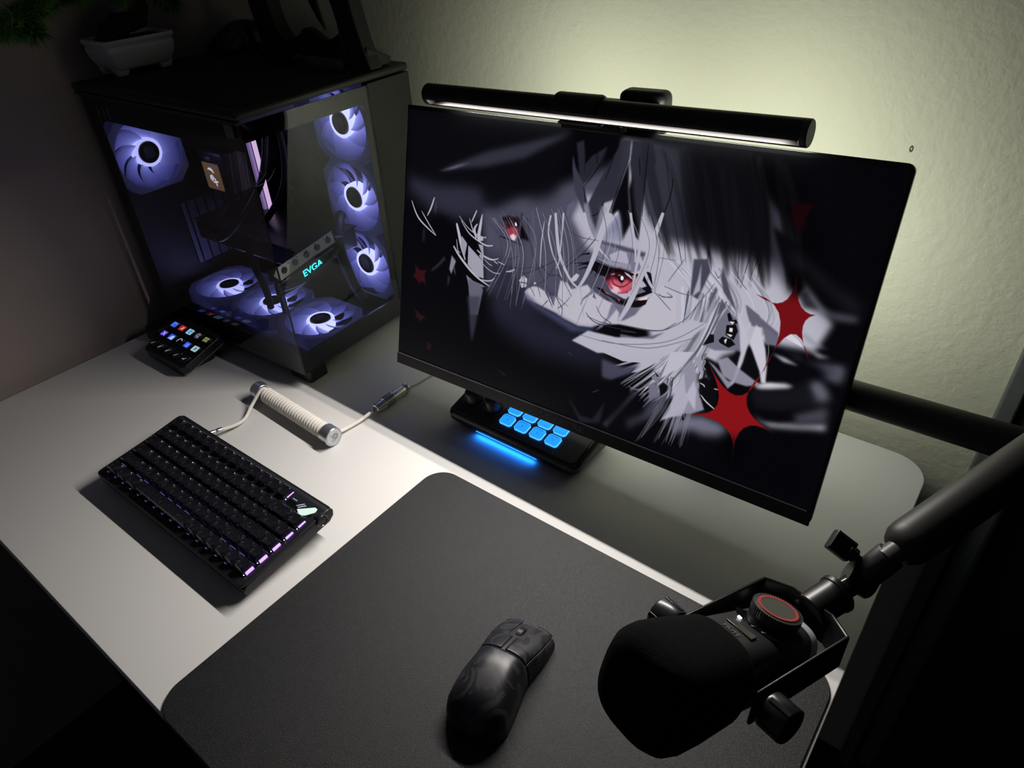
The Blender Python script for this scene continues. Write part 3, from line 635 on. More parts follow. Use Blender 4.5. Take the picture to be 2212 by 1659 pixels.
('P',[(578.8,239.4),(589.3,241.7),(602.6,250.8),(593.8,248.3),(584.7,244.2)],(210,200,205),0.9,0),
('P',[(602.7,241.8),(620.1,246.9),(617.8,252.0),(605.8,250.1)],(150,70,80),0.9,0),
('P',[(616.5,262.9),(628.5,265.4),(618.1,271.6),(593.7,285.2),(597.7,288.8),(625.5,276.0),(642.9,264.2),(635.1,257.0),(628.2,237.6),(624.0,241.5),(629.8,255.2)],(14,12,20),1,0),
('P',[(614.1,258.9),(626.8,265.0),(613.6,274.2),(607.2,266.6)],(96,96,112),1,0),
('P',[(523.1,281.4),(539.1,280.9),(549.2,288.0),(567.5,293.0),(588.5,294.2),(611.2,288.7),(636.8,274.8),(633.0,289.5),(624.3,296.2),(611.7,300.9),(589.3,298.7),(577.4,300.1),(560.6,293.2),(548.0,291.4)],(18,10,16),1,0),
('P',[(539.2,281.6),(548.9,286.5),(560.1,290.1),(549.3,288.8)],(190,90,100),1,0),
('P',[(615.5,284.5),(636.5,273.3),(634.5,279.9),(620.5,284.8)],(230,200,205),1,0),
('P',[(570.9,292.2),(578.8,298.2),(579.7,293.2)],(150,70,80),1,0),
('P',[(549.9,292.6),(576.1,302.0),(611.9,301.7),(624.6,297.7),(615.8,314.0),(594.9,330.4),(581.9,335.5),(582.6,319.3),(566.0,304.5)],(104,102,120),1,1),
('P',[(276.2,185.5),(288.8,185.0),(316.3,174.0),(339.1,194.2),(352.6,220.8),(334.2,235.8),(313.5,234.8),(280.9,226.0)],(60,58,76),0.8,8),
('P',[(280.9,189.6),(296.9,183.7),(323.4,182.4),(339.7,198.9),(357.2,224.9),(342.8,222.7),(332.8,224.6),(321.6,192.4),(290.1,196.3)],(10,8,14),1,2),
('P',[(290.8,202.7),(318.6,192.9),(325.8,204.6),(327.0,219.1),(320.8,226.8),(308.2,225.9),(298.7,216.1)],(150,52,70),1,1),
('P',[(290.3,197.9),(318.2,189.7),(325.0,203.1),(307.7,204.6),(296.1,211.6)],(40,14,24),0.9,2),
('P',[(305.8,223.1),(314.4,216.8),(325.0,219.5),(320.2,230.3),(312.9,230.0)],(230,205,212),1,1),
('P',[(316.6,196.5),(318.1,192.2),(321.8,194.0),(321.9,199.6),(318.7,200.2)],(240,238,242),1,0),
('S',[(281.1,227.7),(302.5,230.3),(319.5,232.9),(342.4,235.9)],(2.1,3.15,1.05),(20,16,26),1,0),
('P',[(17.7,-10.3),(619.1,-1.6),(620.4,5.1),(543.5,6.4),(426.4,-6.0),(414.5,60.6),(407.6,124.2),(366.6,141.3),(324.5,136.8),(263.9,174.4),(233.1,167.8),(206.5,131.6),(83.1,143.0),(13.7,134.3),(5.9,5.0)],(9,9,14),0.92,14),
('P',[(98.0,120.8),(152.5,95.8),(229.5,64.1),(305.6,42.1),(428.3,6.2),(405.4,21.0),(322.5,66.6),(225.4,95.1),(149.6,108.2)],(52,52,66),0.9,5),
('P',[(98.0,120.8),(149.1,102.0),(187.1,91.5),(141.7,109.3)],(130,130,150),0.8,2),
('P',[(106.1,169.7),(153.2,147.9),(222.7,140.7),(223.1,181.0),(178.3,203.2),(158.5,206.6),(108.5,199.7)],(46,46,62),0.5,10),
('P',[(74.4,262.2),(86.6,221.3),(108.1,210.9),(138.0,218.0),(152.8,242.3),(151.5,289.0),(115.4,301.9),(80.1,289.2)],(5,5,9),0.9,8),
('P',[(440.3,24.2),(455.5,17.8),(462.1,45.6),(467.7,99.5),(456.1,82.7)],(38,38,48),0.95,1),
('P',[(435.5,46.4),(444.7,67.1),(467.3,97.1),(486.1,140.2),(513.5,180.8),(509.7,194.1),(491.1,170.9),(448.1,108.6),(437.3,68.1)],(56,56,72),0.95,1),
('P',[(536.2,8.1),(552.3,7.5),(554.5,34.6),(533.9,114.1),(515.5,123.1),(517.9,172.4),(509.7,194.1),(488.7,156.1),(479.3,135.0),(502.3,78.9)],(42,42,54),0.95,1),
('P',[(507.7,22.7),(500.4,50.5),(472.2,90.3),(466.8,93.5),(464.3,59.8),(476.4,43.9)],(36,36,46),0.95,1),
('P',[(555.1,8.3),(595.4,6.2),(606.9,39.6),(592.0,71.2),(595.6,134.2),(598.1,177.3),(590.2,171.5),(573.5,102.0),(556.5,45.8)],(34,34,44),0.95,1),
('P',[(438.8,137.7),(451.1,128.2),(455.8,138.8),(448.2,148.9),(438.0,163.5)],(90,92,116),0.95,1),
('P',[(578.1,6.9),(654.0,1.7),(751.5,5.4),(810.2,62.6),(841.0,161.4),(755.4,167.1),(652.0,167.1),(609.1,133.5),(585.3,80.2)],(34,34,44),0.9,8),
('P',[(554.2,40.4),(535.0,120.0),(531.1,147.6),(548.0,130.1),(556.3,153.1),(564.5,183.7),(576.6,149.6),(562.1,91.9)],(8,7,12),1,2),
('P',[(565.5,65.6),(581.6,124.6),(592.9,156.4),(590.2,171.5),(574.4,137.8),(562.1,91.9)],(8,7,12),1,2),
('S',[(553.6,37.0),(541.6,85.3),(529.7,139.2),(520.6,179.5)],(1.26,2.52,0.84),(8,8,14),1,0),
('S',[(507.2,23.9),(489.1,68.6),(467.9,100.7)],(1.26,2.52,0.84),(8,8,14),1,0),
('S',[(522.3,38.4),(511.5,82.4)],(1.26,2.52,0.84),(8,8,14),1,0),
('S',[(642.8,59.6),(644.3,86.6),(636.8,127.2),(626.9,171.8)],(1.26,2.52,0.84),(8,8,14),1,0),
('S',[(586.7,8.3),(591.5,75.9),(596.9,134.0)],(1.26,2.52,0.84),(8,8,14),1,0),
('S',[(487.9,35.4),(488.6,56.7)],(1.26,2.52,0.84),(8,8,14),1,0),
('S',[(573.3,34.6),(580.3,65.9)],(1.26,2.52,0.84),(8,8,14),1,0),
('S',[(514.9,119.5),(504.5,144.6),(482.3,153.4)],(1.26,2.52,0.84),(8,8,14),1,0),
('S',[(467.9,100.7),(479.1,133.8),(498.7,163.2)],(1.26,2.52,0.84),(8,8,14),1,0),
('S',[(516.5,129.1),(515.9,160.2),(512.6,193.6)],(10.5,23.1,14.7),(150,150,168),0.75,2),
('S',[(476.9,129.2),(489.1,158.6),(512.6,193.6)],(8.4,16.8,10.5),(150,150,168),0.75,2),
('P',[(550.2,134.6),(556.3,153.1),(564.5,183.7),(524.0,191.4),(536.0,159.2)],(120,122,148),1,4),
('P',[(524.6,177.5),(562.4,171.8),(564.5,183.7),(524.0,191.4)],(160,158,176),0.6,6),
('M',[(651.0,-12.8),(1005.0,-17.9),(1019.2,224.9),(968.8,238.3),(900.8,194.2),(821.6,177.1),(739.5,170.3),(683.0,145.0)],(0.3,0.3,0.33),1,14),
('P',[(823.9,-3.0),(1007.9,-18.2),(1011.2,219.6),(978.9,250.9),(910.5,147.1)],(4,4,9),0.9,24),
('P',[(828.2,110.2),(841.3,138.1),(873.9,193.0),(892.3,215.5),(898.2,196.3),(874.0,131.8)],(6,6,10),1,3),
('P',[(854.1,146.5),(896.0,170.4),(953.8,204.9),(986.3,222.8),(986.9,203.2),(945.3,187.5),(885.0,151.1)],(34,34,44),0.8,10),
('S',[(412.1,158.0),(422.4,202.9),(435.7,241.6),(468.3,282.8),(504.4,300.2)],(5.25,10.5,1.05),(176,174,188),1,0),
('S',[(401.7,164.4),(400.6,197.5),(415.7,236.0),(435.2,264.2),(457.9,301.5),(485.3,332.6)],(4.2,3.15,1.05),(176,174,188),1,0),
('S',[(388.2,177.6),(387.0,225.6),(390.7,273.8)],(1.05,3.68,1.05),(176,174,188),1,0),
('S',[(430.3,155.0),(432.5,194.8),(433.3,251.7),(427.7,265.8)],(4.2,3.15,1.05),(176,174,188),1,0),
('S',[(474.7,147.6),(492.5,180.7),(517.9,206.3),(547.4,226.3)],(9.45,7.35,1.05),(176,174,188),1,0),
('S',[(530.6,138.3),(518.6,179.0),(510.5,226.2),(493.4,277.1),(469.4,315.1)],(14.7,12.6,1.58),(176,174,188),1,0),
('S',[(636.0,120.8),(624.2,182.5),(613.0,244.0),(599.3,297.8),(583.6,335.0)],(5.25,18.9,5.25),(176,174,188),1,0),
('S',[(572.8,131.3),(593.5,191.5),(598.2,217.2)],(5.25,4.2,3.15),(176,174,188),1,0),
('S',[(600.9,143.7),(602.4,204.4),(601.3,252.7),(601.3,280.3)],(6.3,6.3,1.05),(176,174,188),1,0),
('S',[(604.5,207.0),(629.2,243.3),(649.1,262.8),(684.3,288.0)],(7.35,6.3,1.05),(176,174,188),1,0),
('S',[(608.7,168.2),(619.7,200.9)],(3.15,4.2,1.05),(176,174,188),1,0),
('S',[(462.4,149.7),(480.4,172.3),(501.7,194.2)],(4.2,5.25,2.1),(176,174,188),1,0),
('S',[(547.0,135.6),(526.5,164.1),(515.2,190.1)],(4.2,5.25,3.15),(176,174,188),1,0),
('S',[(508.4,191.4),(483.4,225.5),(449.7,259.5)],(1.58,1.89,1.05),(30,28,40),1,0),
('S',[(497.3,188.9),(461.2,236.4),(429.1,275.3)],(1.05,1.26,0.63),(50,48,64),1,0),
('S',[(345.1,178.7),(364.9,238.0),(385.9,274.8),(407.2,299.9),(434.6,340.3)],(5.25,5.25,1.05),(64,62,80),1,0),
('S',[(332.2,171.3),(330.2,220.1),(336.7,255.2)],(6.3,5.25,1.05),(56,54,70),1,0),
('S',[(335.1,258.9),(313.6,270.0),(303.4,272.9)],(1.05,1.68,0.63),(34,32,44),1,0),
('S',[(425.4,250.1),(385.9,274.8),(355.7,291.4),(345.1,288.6)],(1.05,1.68,0.63),(34,32,44),1,0),
('S',[(423.5,263.5),(404.6,295.5),(371.1,315.0)],(2.62,3.15,1.05),(60,58,76),1,0),
('S',[(392.5,265.2),(414.5,281.8),(441.2,279.1),(472.8,312.7)],(1.05,1.68,1.05),(34,32,44),1,0),
('S',[(418.0,334.3),(404.6,352.9)],(2.1,2.1,1.05),(60,58,76),1,0),
('S',[(435.8,321.6),(454.3,342.1),(455.1,360.4)],(1.05,2.1,1.05),(40,38,52),1,0),
('S',[(469.4,315.1),(456.9,333.1),(443.1,344.9)],(1.05,1.68,1.05),(50,48,64),1,0),
('S',[(435.6,320.0),(468.7,335.2)],(1.05,1.47,0.63),(70,68,84),1,0),
('S',[(371.3,316.6),(385.8,333.6)],(1.47,1.68,0.63),(70,68,84),1,0),
('S',[(388.3,307.6),(399.7,332.0)],(1.47,1.68,0.63),(60,58,74),1,0),
('S',[(401.9,304.5),(431.5,346.1)],(3.15,3.15,1.05),(70,66,84),1,0),
('S',[(510.2,336.2),(526.8,348.3),(552.7,351.3),(621.8,347.1)],(1.05,2.31,1.05),(40,38,52),1,0),
('S',[(531.0,318.0),(546.4,335.1),(569.2,343.6),(544.8,346.9),(515.0,343.2)],(1.05,1.68,1.05),(52,50,66),1,0),
('S',[(620.5,339.5),(653.1,335.4),(677.6,327.1),(698.0,307.9)],(1.05,2.1,1.05),(60,58,72),1,0),
('S',[(676.1,198.0),(640.2,199.7)],(1.05,1.26,0.63),(90,88,104),1,0),
('S',[(654.2,264.5),(666.0,267.7),(680.8,262.7)],(1.26,1.47,0.84),(60,58,72),1,0),
('S',[(288.2,288.9),(326.0,286.0),(335.8,280.5)],(1.05,1.47,0.63),(30,30,42),1,0),
('S',[(326.5,290.1),(362.2,278.2),(401.0,269.9)],(1.05,1.47,0.63),(40,40,54),1,0),
('S',[(440.2,184.1),(472.9,193.5),(515.7,193.1)],(1.05,1.47,0.63),(60,58,74),1,0),
('S',[(291.8,283.3),(300.6,285.4)],(1.05,2.1,1.05),(186,184,198),1,0),
('S',[(305.4,299.0),(320.8,294.8),(328.5,288.8)],(1.05,1.89,0.84),(186,184,198),1,0),
('S',[(280.3,174.2),(314.1,251.7),(286.9,362.9)],(0.47,0.95,0.63),(120,120,131),0.75,0),
('S',[(278.5,186.3),(318.8,260.6),(325.6,342.8)],(0.6,1.2,0.63),(170,170,185),0.75,0),
('S',[(357.1,163.6),(372.5,240.6),(383.8,352.8)],(0.7,1.41,0.63),(120,120,131),0.75,0),
('S',[(381.5,163.0),(422.7,229.7),(436.2,344.3)],(0.8,1.6,0.63),(150,150,164),0.75,0),
('S',[(400.8,152.1),(438.5,219.7),(457.2,360.0)],(0.5,1.0,0.63),(170,170,185),0.75,0),
('S',[(307.2,177.5),(330.8,250.0),(340.5,359.3)],(0.58,1.17,0.63),(120,120,131),0.75,0),
('S',[(422.3,144.6),(462.8,221.3),(477.7,362.9)],(0.66,1.32,0.63),(170,170,185),0.75,0),
('S',[(261.2,193.0),(311.4,244.1),(265.3,358.3)],(1.09,2.17,0.63),(150,150,164),0.75,0),
('S',[(270.0,197.5),(313.5,250.7),(286.4,359.6)],(1.02,2.04,0.63),(60,60,66),0.75,0),
('S',[(335.0,178.2),(375.0,227.0),(357.3,355.3)],(0.54,1.07,0.63),(170,170,185),0.75,0),
('S',[(304.8,181.8),(326.4,254.9),(325.2,372.8)],(0.51,1.03,0.63),(150,150,164),0.75,0),
('S',[(240.4,193.2),(290.1,253.3),(255.1,351.2)],(1.07,2.15,0.63),(50,50,56),0.75,0),
('S',[(433.2,138.2),(466.7,219.4),(507.5,347.7)],(0.59,1.18,0.63),(120,120,131),0.75,0),
('S',[(308.9,177.3),(376.3,244.6),(354.8,369.4)],(0.58,1.16,0.63),(120,120,131),0.75,0),
('S',[(418.8,150.7),(453.3,230.3),(462.8,353.4)],(0.76,1.52,0.63),(170,170,185),0.75,0),
('S',[(288.6,180.2),(335.4,253.5),(314.1,359.6)],(1.01,2.02,0.63),(120,120,131),0.75,0),
('S',[(364.8,154.9),(399.1,238.8),(411.3,351.8)],(1.05,2.11,0.63),(170,170,185),0.75,0),
('S',[(256.8,194.7),(304.2,244.9),(259.9,351.5)],(0.97,1.93,0.63),(170,170,185),0.75,0),
('S',[(386.1,160.2),(419.4,242.8),(448.8,352.2)],(0.52,1.04,0.63),(60,60,66),0.75,0),
('S',[(423.6,142.7),(437.1,223.5),(456.0,345.3)],(0.66,1.32,0.63),(50,50,56),0.75,0),
('S',[(273.0,184.0),(325.2,253.7),(308.1,361.0)],(0.51,1.03,0.63),(120,120,131),0.75,0),
('S',[(302.7,169.0),(349.2,249.4),(342.2,356.4)],(0.91,1.82,0.63),(50,50,56),0.75,0),
('S',[(414.0,146.2),(443.3,234.1),(475.5,352.9)],(0.5,0.99,0.63),(170,170,185),0.75,0),
('S',[(240.8,205.4),(300.2,249.4),(261.0,371.9)],(0.91,1.81,0.63),(60,60,66),0.75,0),
('S',[(324.2,168.7),(352.1,240.0),(354.0,359.7)],(0.49,0.97,0.63),(60,60,66),0.75,0),
('S',[(299.6,185.3),(345.2,250.2),(339.3,365.5)],(1.1,2.2,0.63),(170,170,185),0.75,0),
('S',[(611.1,129.2),(641.7,192.7),(642.4,253.9)],(0.72,1.44,0.63),(170,170,185),0.8,0),
('S',[(613.5,128.8),(641.2,189.5),(642.3,252.9)],(0.59,1.18,0.63),(60,60,66),0.8,0),
('S',[(506.8,121.7),(532.7,201.8),(493.1,364.6)],(0.98,1.96,0.63),(60,60,66),0.8,0),
('S',[(622.8,117.7),(640.7,178.3),(644.5,258.7)],(0.44,0.88,0.63),(60,60,66),0.8,0),
('S',[(516.9,122.7),(540.8,197.6),(490.8,360.9)],(0.94,1.89,0.63),(170,170,185),0.8,0),
('S',[(532.3,128.1),(562.1,197.3),(535.3,330.8)],(0.72,1.44,0.63),(60,60,66),0.8,0),
('S',[(618.5,128.2),(649.5,177.1),(646.2,265.0)],(0.42,0.84,0.63),(60,60,66),0.8,0),
('S',[(579.8,117.1),(621.4,184.8),(600.1,279.8)],(0.59,1.17,0.63),(60,60,66),0.8,0),
('S',[(528.7,124.8),(552.4,201.1),(517.3,348.6)],(0.52,1.04,0.63),(170,170,185),0.8,0),
('S',[(567.3,127.9),(605.1,197.0),(586.9,309.6)],(0.83,1.65,0.63),(170,170,185),0.8,0),
('S',[(610.0,122.4),(634.4,179.4),(624.7,269.5)],(0.62,1.23,0.63),(50,50,56),0.8,0),
('S',[(563.8,129.1),(588.6,200.0),(565.4,313.8)],(0.58,1.16,0.63),(60,60,66),0.8,0),
('S',[(160.0,222.2),(169.2,244.7),(178.7,269.9),(192.0,297.3)],(4.2,12.6,2.1),(176,174,190),1,0),
('S',[(229.8,190.6),(227.1,213.0),(225.0,242.3),(236.9,241.4)],(1.05,12.6,7.35),(176,174,190),1,0),
('S',[(218.6,213.2),(211.4,226.3),(218.3,243.6)],(1.05,8.4,4.2),(176,174,190),1,0),
('S',[(214.1,185.5),(202.2,212.2)],(2.1,4.2,2.1),(176,174,190),1,0),
('S',[(195.4,205.5),(206.3,227.3),(218.3,243.6)],(1.05,4.2,1.05),(176,174,190),1,0),
('S',[(155.5,273.1),(175.4,292.5),(208.0,315.9),(235.9,330.4),(266.3,340.0)],(3.15,9.45,1.05),(176,174,190),1,0),
('S',[(171.7,213.5),(196.8,236.9),(227.5,249.8),(248.5,254.3),(265.0,251.1)],(1.05,5.25,2.1),(176,174,190),1,0),
('S',[(165.6,205.3),(192.2,225.8),(217.5,235.8),(240.0,238.8),(244.9,236.6)],(1.05,3.15,1.68),(176,174,190),1,0),
('S',[(222.6,268.7),(244.3,278.4),(266.6,281.2),(283.5,275.0)],(2.1,6.3,1.05),(176,174,190),1,0),
('S',[(241.1,330.6),(258.3,329.5),(269.8,325.5),(277.5,318.4)],(2.1,4.2,1.05),(176,174,190),1,0),
('S',[(233.3,288.7),(251.8,301.0),(273.0,307.9),(290.4,306.1)],(1.05,2.1,1.47),(176,174,190),1,0),
('S',[(244.8,283.7),(257.6,291.7),(268.1,294.2)],(1.05,2.1,1.05),(176,174,190),1,0),
('S',[(271.9,283.4),(282.4,287.2)],(2.52,2.52,1.05),(176,174,190),1,0),
('S',[(281.8,282.0),(298.7,285.1)],(1.68,2.1,1.05),(176,174,190),1,0),
('S',[(305.3,298.9),(319.3,293.2),(326.9,288.9)],(1.05,2.1,1.05),(176,174,190),1,0),
('S',[(53.7,213.1),(74.3,234.4),(101.7,259.9)],(1.05,4.2,1.05),(176,174,190),1,0),
('S',[(21.5,194.9),(34.6,217.6),(49.2,233.2),(73.3,247.1),(100.8,260.1)],(1.58,6.3,1.26),(176,174,190),1,0),
('S',[(90.7,177.4),(81.4,203.1),(71.4,221.2)],(2.1,6.3,1.05),(176,174,190),1,0),
('S',[(163.1,256.6),(168.8,280.1),(176.4,284.0)],(1.05,3.15,1.05),(176,174,190),1,0),
('P',[(176.5,246.0),(193.8,260.3),(189.6,290.9),(176.9,270.3)],(150,148,164),1,0),
('P',[(197.6,263.5),(218.1,275.7),(242.2,290.9),(247.6,326.4),(226.6,325.6),(199.9,305.3)],(156,153,168),1,0),
('P',[(224.7,255.6),(238.4,255.6),(242.0,273.5),(242.2,290.9),(229.0,280.2),(236.8,273.2)],(150,148,164),1,0),
('P',[(197.7,329.2),(219.1,338.3),(244.0,341.0),(253.0,344.3),(208.3,354.6)],(120,118,134),1,0),
('P',[(203.2,336.9),(239.8,341.2),(248.8,351.7),(239.0,411.3),(219.1,416.4)],(96,96,112),1,1),
('P',[(205.2,376.6),(243.1,367.5),(236.1,436.7),(227.9,479.5)],(56,56,72),0.8,3),
('P',[(151.9,294.5),(165.7,305.5),(153.8,337.5),(147.3,326.2)],(130,128,144),1,1),
('P',[(161.1,314.9),(168.5,337.1),(160.5,329.0)],(70,70,86),1,1),
('P',[(144.7,339.5),(151.1,349.4),(145.3,369.2)],(60,60,76),0.8,2),
('S',[(132.4,304.0),(113.4,324.9),(93.7,342.1)],(5.25,5.25,3.15),(60,60,72),0.8,2),
('S',[(63.9,250.1),(64.2,282.4)],(5.25,8.4,3.15),(34,40,56),0.9,3),
('S',[(97.0,187.2),(95.2,211.7)],(3.15,6.3,2.1),(70,74,92),0.7,2),
('P',[(708.2,188.8),(732.7,183.8),(742.4,202.7),(729.3,256.4),(713.9,251.0)],(66,66,82),1,1),
('P',[(723.0,192.4),(722.8,219.3),(718.2,254.5),(730.6,240.1)],(176,174,190),0.9,1),
('P',[(761.2,189.8),(785.4,233.9),(803.0,263.0),(771.7,232.7),(762.3,210.4)],(74,72,88),1,1),
('P',[(756.6,226.2),(761.3,231.8),(750.5,278.8),(751.1,248.9)],(84,82,98),1,1),
('P',[(770.8,244.1),(782.6,257.0),(769.7,276.2),(769.8,255.6)],(84,82,98),1,1),
('P',[(784.1,258.8),(805.4,273.7),(812.9,287.5),(824.7,330.1),(819.5,327.0),(778.3,337.9),(753.9,334.2),(769.7,308.5),(772.0,287.0)],(108,108,124),1,1),
('P',[(814.5,245.6),(840.3,257.9),(843.6,272.5),(830.8,269.3),(827.2,272.4)],(92,90,106),1,1),
('P',[(763.3,311.5),(771.3,310.5),(774.1,323.7),(755.2,335.0)],(14,14,22),1,0),
('P',[(711.7,305.4),(711.9,318.5),(700.9,344.5),(688.4,377.8),(680.1,388.1),(688.1,363.0),(698.7,326.9),(682.1,338.8)],(110,108,126),1,1),
('P',[(591.8,358.8),(625.3,355.9),(656.2,344.7),(680.5,330.7),(658.2,355.4),(622.6,378.2),(597.6,391.9)],(98,96,114),1,1),
('S',[(597.2,389.5),(621.7,365.7)],(1.05,4.2,2.1),(160,158,172),1,0),
('S',[(691.2,192.4),(668.7,238.3)],(0.84,1.68,0.84),(66,64,80),1,0),
('S',[(753.5,222.4),(732.9,262.5),(716.6,293.4),(696.2,314.3),(671.5,330.1),(622.2,339.1)],(0.84,1.68,0.84),(66,64,80),1,0),
('S',[(663.1,247.8),(696.2,252.9),(714.2,252.6)],(0.84,1.68,0.84),(66,64,80),1,0),
('S',[(653.9,265.3),(666.9,266.9),(682.4,263.7),(670.1,257.9)],(0.84,1.68,0.84),(66,64,80),1,0),
('S',[(645.8,262.4),(666.2,276.5),(683.5,288.3)],(0.84,1.68,0.84),(66,64,80),1,0),
('S',[(743.6,246.1),(743.1,283.0),(737.0,316.4)],(0.84,1.68,0.84),(66,64,80),1,0),
('S',[(731.8,262.7),(719.3,306.9)],(0.84,1.68,0.84),(66,64,80),1,0),
('S',[(778.6,182.9),(794.8,206.5),(809.9,220.4)],(0.84,1.68,0.84),(66,64,80),1,0),
('S',[(590.7,352.7),(623.7,347.5)],(0.84,1.68,0.84),(66,64,80),1,0),
('S',[(711.8,252.6),(711.2,291.3)],(0.84,1.68,0.84),(66,64,80),1,0),
('S',[(781.7,252.7),(799.3,266.2)],(0.84,1.68,0.84),(66,64,80),1,0),
('S',[(749.0,201.2),(758.0,211.4),(760.9,204.1)],(0.84,1.68,0.84),(66,64,80),1,0),
('P',[(786.3,268.5),(790.1,265.2),(798.0,275.6),(791.2,280.8)],(10,9,14),1,0),
('P',[(791.0,279.7),(803.3,274.2),(807.9,279.8),(800.9,283.9)],(10,9,14),1,0),
('P',[(789.4,288.1),(805.2,282.8),(811.0,293.8),(806.9,310.9),(790.9,305.0)],(10,9,14),1,0),
('P',[(781.1,318.2),(786.2,309.8),(802.2,310.0),(811.8,317.6),(801.3,326.5),(784.2,322.0)],(10,9,14),1,0),
('P',[(795.7,291.0),(801.3,290.7),(801.7,297.4),(796.1,297.8)],(224,222,214),1,0),
('P',[(791.5,302.6),(803.9,302.6),(800.3,306.5)],(224,222,214),1,0),
('P',[(793.4,280.2),(802.1,279.1),(798.8,284.5)],(224,222,214),1,0),
('P',[(790.8,315.5),(795.5,310.7),(794.4,321.5)],(224,222,214),1,0),
('P',[(816.2,326.5),(825.0,329.5),(834.0,310.3),(841.3,319.1),(867.1,351.4),(871.6,371.0),(849.4,378.2),(826.2,371.4),(806.5,395.0),(793.3,386.2),(777.3,391.3),(762.8,376.8),(765.2,354.3),(780.0,357.0),(805.8,366.3)],(9,9,14),1,2),
('P',[(860.9,302.6),(884.7,306.5),(921.4,314.3),(963.3,309.5),(983.7,325.3),(964.2,340.9),(871.6,371.0),(869.8,329.9)],(5,5,10),1,3),
('P',[(849.3,274.9),(877.6,281.8),(884.1,298.6),(862.1,302.2)],(104,102,120),1,1),
('P',[(814.0,245.4),(878.2,279.0),(877.0,284.6),(849.6,276.1),(831.9,278.2),(819.9,259.9)],(96,94,110),1,1),
('P',[(880.0,297.1),(918.5,312.5),(968.2,310.5),(985.4,305.3),(986.7,319.1),(933.3,313.3),(900.5,304.5)],(96,94,112),0.9,5),
('P',[(887.9,282.9),(897.1,275.1),(911.0,281.7),(920.8,292.0)],(210,206,216),1,0),
('P',[(914.5,266.4),(936.6,278.3),(959.3,284.7),(933.0,283.2),(916.0,272.5)],(140,140,156),0.9,3),
('P',[(925.0,289.5),(945.5,295.2),(964.9,297.3),(947.1,301.3)],(190,188,200),0.9,3),
('P',[(901.8,214.8),(946.4,224.9),(987.5,223.0),(988.6,231.3),(960.4,235.0),(929.0,229.4)],(86,86,100),0.9,5),
('P',[(893.0,208.1),(902.2,197.2),(930.3,225.3),(905.0,227.9)],(14,14,20),0.8,4),
('P',[(875.3,314.6),(897.1,316.2),(921.2,323.7),(896.6,324.5)],(150,150,160),1,2),
('P',[(838.7,273.7),(848.3,281.8),(863.0,311.5),(872.2,340.1),(876.5,369.4),(868.9,370.4),(861.9,351.7),(834.9,308.6)],(196,192,206),1,1),
('P',[(800.1,254.2),(823.8,288.5),(833.4,307.7),(831.0,344.4),(824.1,386.4),(814.5,399.7),(822.0,377.0),(823.7,329.8),(813.7,291.3)],(186,184,198),1,1),
('S',[(849.0,273.6),(860.9,291.8),(869.3,316.4),(869.2,349.4)],(1.05,2.1,1.05),(90,110,90),1,0),
('P',[(859.9,377.6),(883.7,367.0),(911.2,364.3),(886.1,377.4),(863.9,383.4)],(226,222,230),1,3),
('P',[(922.2,368.2),(940.7,343.1),(961.0,337.9),(971.7,351.8),(970.1,364.4),(954.8,370.7),(935.5,372.0)],(22,22,30),0.9,8),
('P',[(946.4,346.6),(956.9,340.5),(975.7,358.4),(974.7,363.9),(961.5,368.4)],(120,118,132),0.8,6),
('P',[(978.7,315.1),(988.6,304.3),(989.7,335.2),(961.0,328.6)],(110,108,120),0.8,6),
('P',[(558.3,405.4),(606.2,410.4),(643.0,402.7),(627.8,428.2),(639.5,422.7),(661.4,405.6),(687.3,377.5),(698.3,364.3)],(176,174,188),1,0),
('P',[(486.8,401.3),(548.4,410.2),(698.7,367.8),(757.5,294.6),(722.5,295.2),(659.3,349.9),(583.1,367.5),(520.6,371.3)],(178,176,190),1,1),
('S',[(500.9,384.5),(585.3,380.2),(687.3,347.5),(749.2,296.8)],(0.84,1.68,0.84),(90,88,106),1,0),
('S',[(554.4,382.2),(653.5,370.0),(737.7,326.1)],(0.84,1.68,0.84),(90,88,106),1,0),
('P',[(699.9,363.8),(742.0,351.4),(725.7,384.1),(685.8,423.6),(668.7,444.7),(651.5,468.0),(678.3,420.8),(694.4,378.7)],(184,182,196),1,0),
('P',[(560.5,418.9),(608.3,422.0),(643.6,405.9),(626.3,430.4),(584.1,456.3),(566.8,456.4)],(66,66,84),1,3),
('P',[(670.0,423.5),(686.3,408.1),(697.6,377.7),(688.8,420.9),(684.1,432.7)],(120,118,136),1,0),
('P',[(672.6,409.0),(684.6,417.1),(681.6,419.8)],(12,12,20),1,0),
('P',[(726.7,388.8),(741.8,366.1),(751.4,381.1),(761.5,414.2),(782.5,452.2),(759.6,468.9),(734.1,476.2),(714.5,481.5),(723.5,457.4),(724.2,426.4)],(140,138,156),1,1),
('P',[(723.5,423.3),(731.1,394.0),(741.8,430.7),(750.6,441.3),(744.6,477.7),(722.9,489.0),(704.6,502.7),(716.4,473.8)],(170,168,184),1,1),
('P',[(752.8,403.7),(761.3,420.9),(766.0,459.7),(743.1,437.1)],(176,174,190),1,1),
('P',[(742.4,361.0),(759.1,356.1),(765.0,376.9),(764.6,390.1),(756.0,379.7)],(150,148,164),1,1),
('P',[(769.3,359.4),(784.4,370.9),(815.6,399.6),(821.6,384.8),(801.6,378.3),(787.0,354.1),(803.2,342.9),(827.6,357.5),(870.3,375.3),(845.8,384.8),(812.3,384.6),(783.1,364.8)],(150,148,166),0.9,1),
('P',[(668.1,441.4),(676.9,431.6),(685.3,439.2),(693.7,455.5),(674.3,474.4)],(110,108,126),1,1),
('P',[(688.0,434.9),(696.6,425.2),(705.9,429.0),(706.5,440.8),(696.3,459.8)],(10,10,16),1,1),
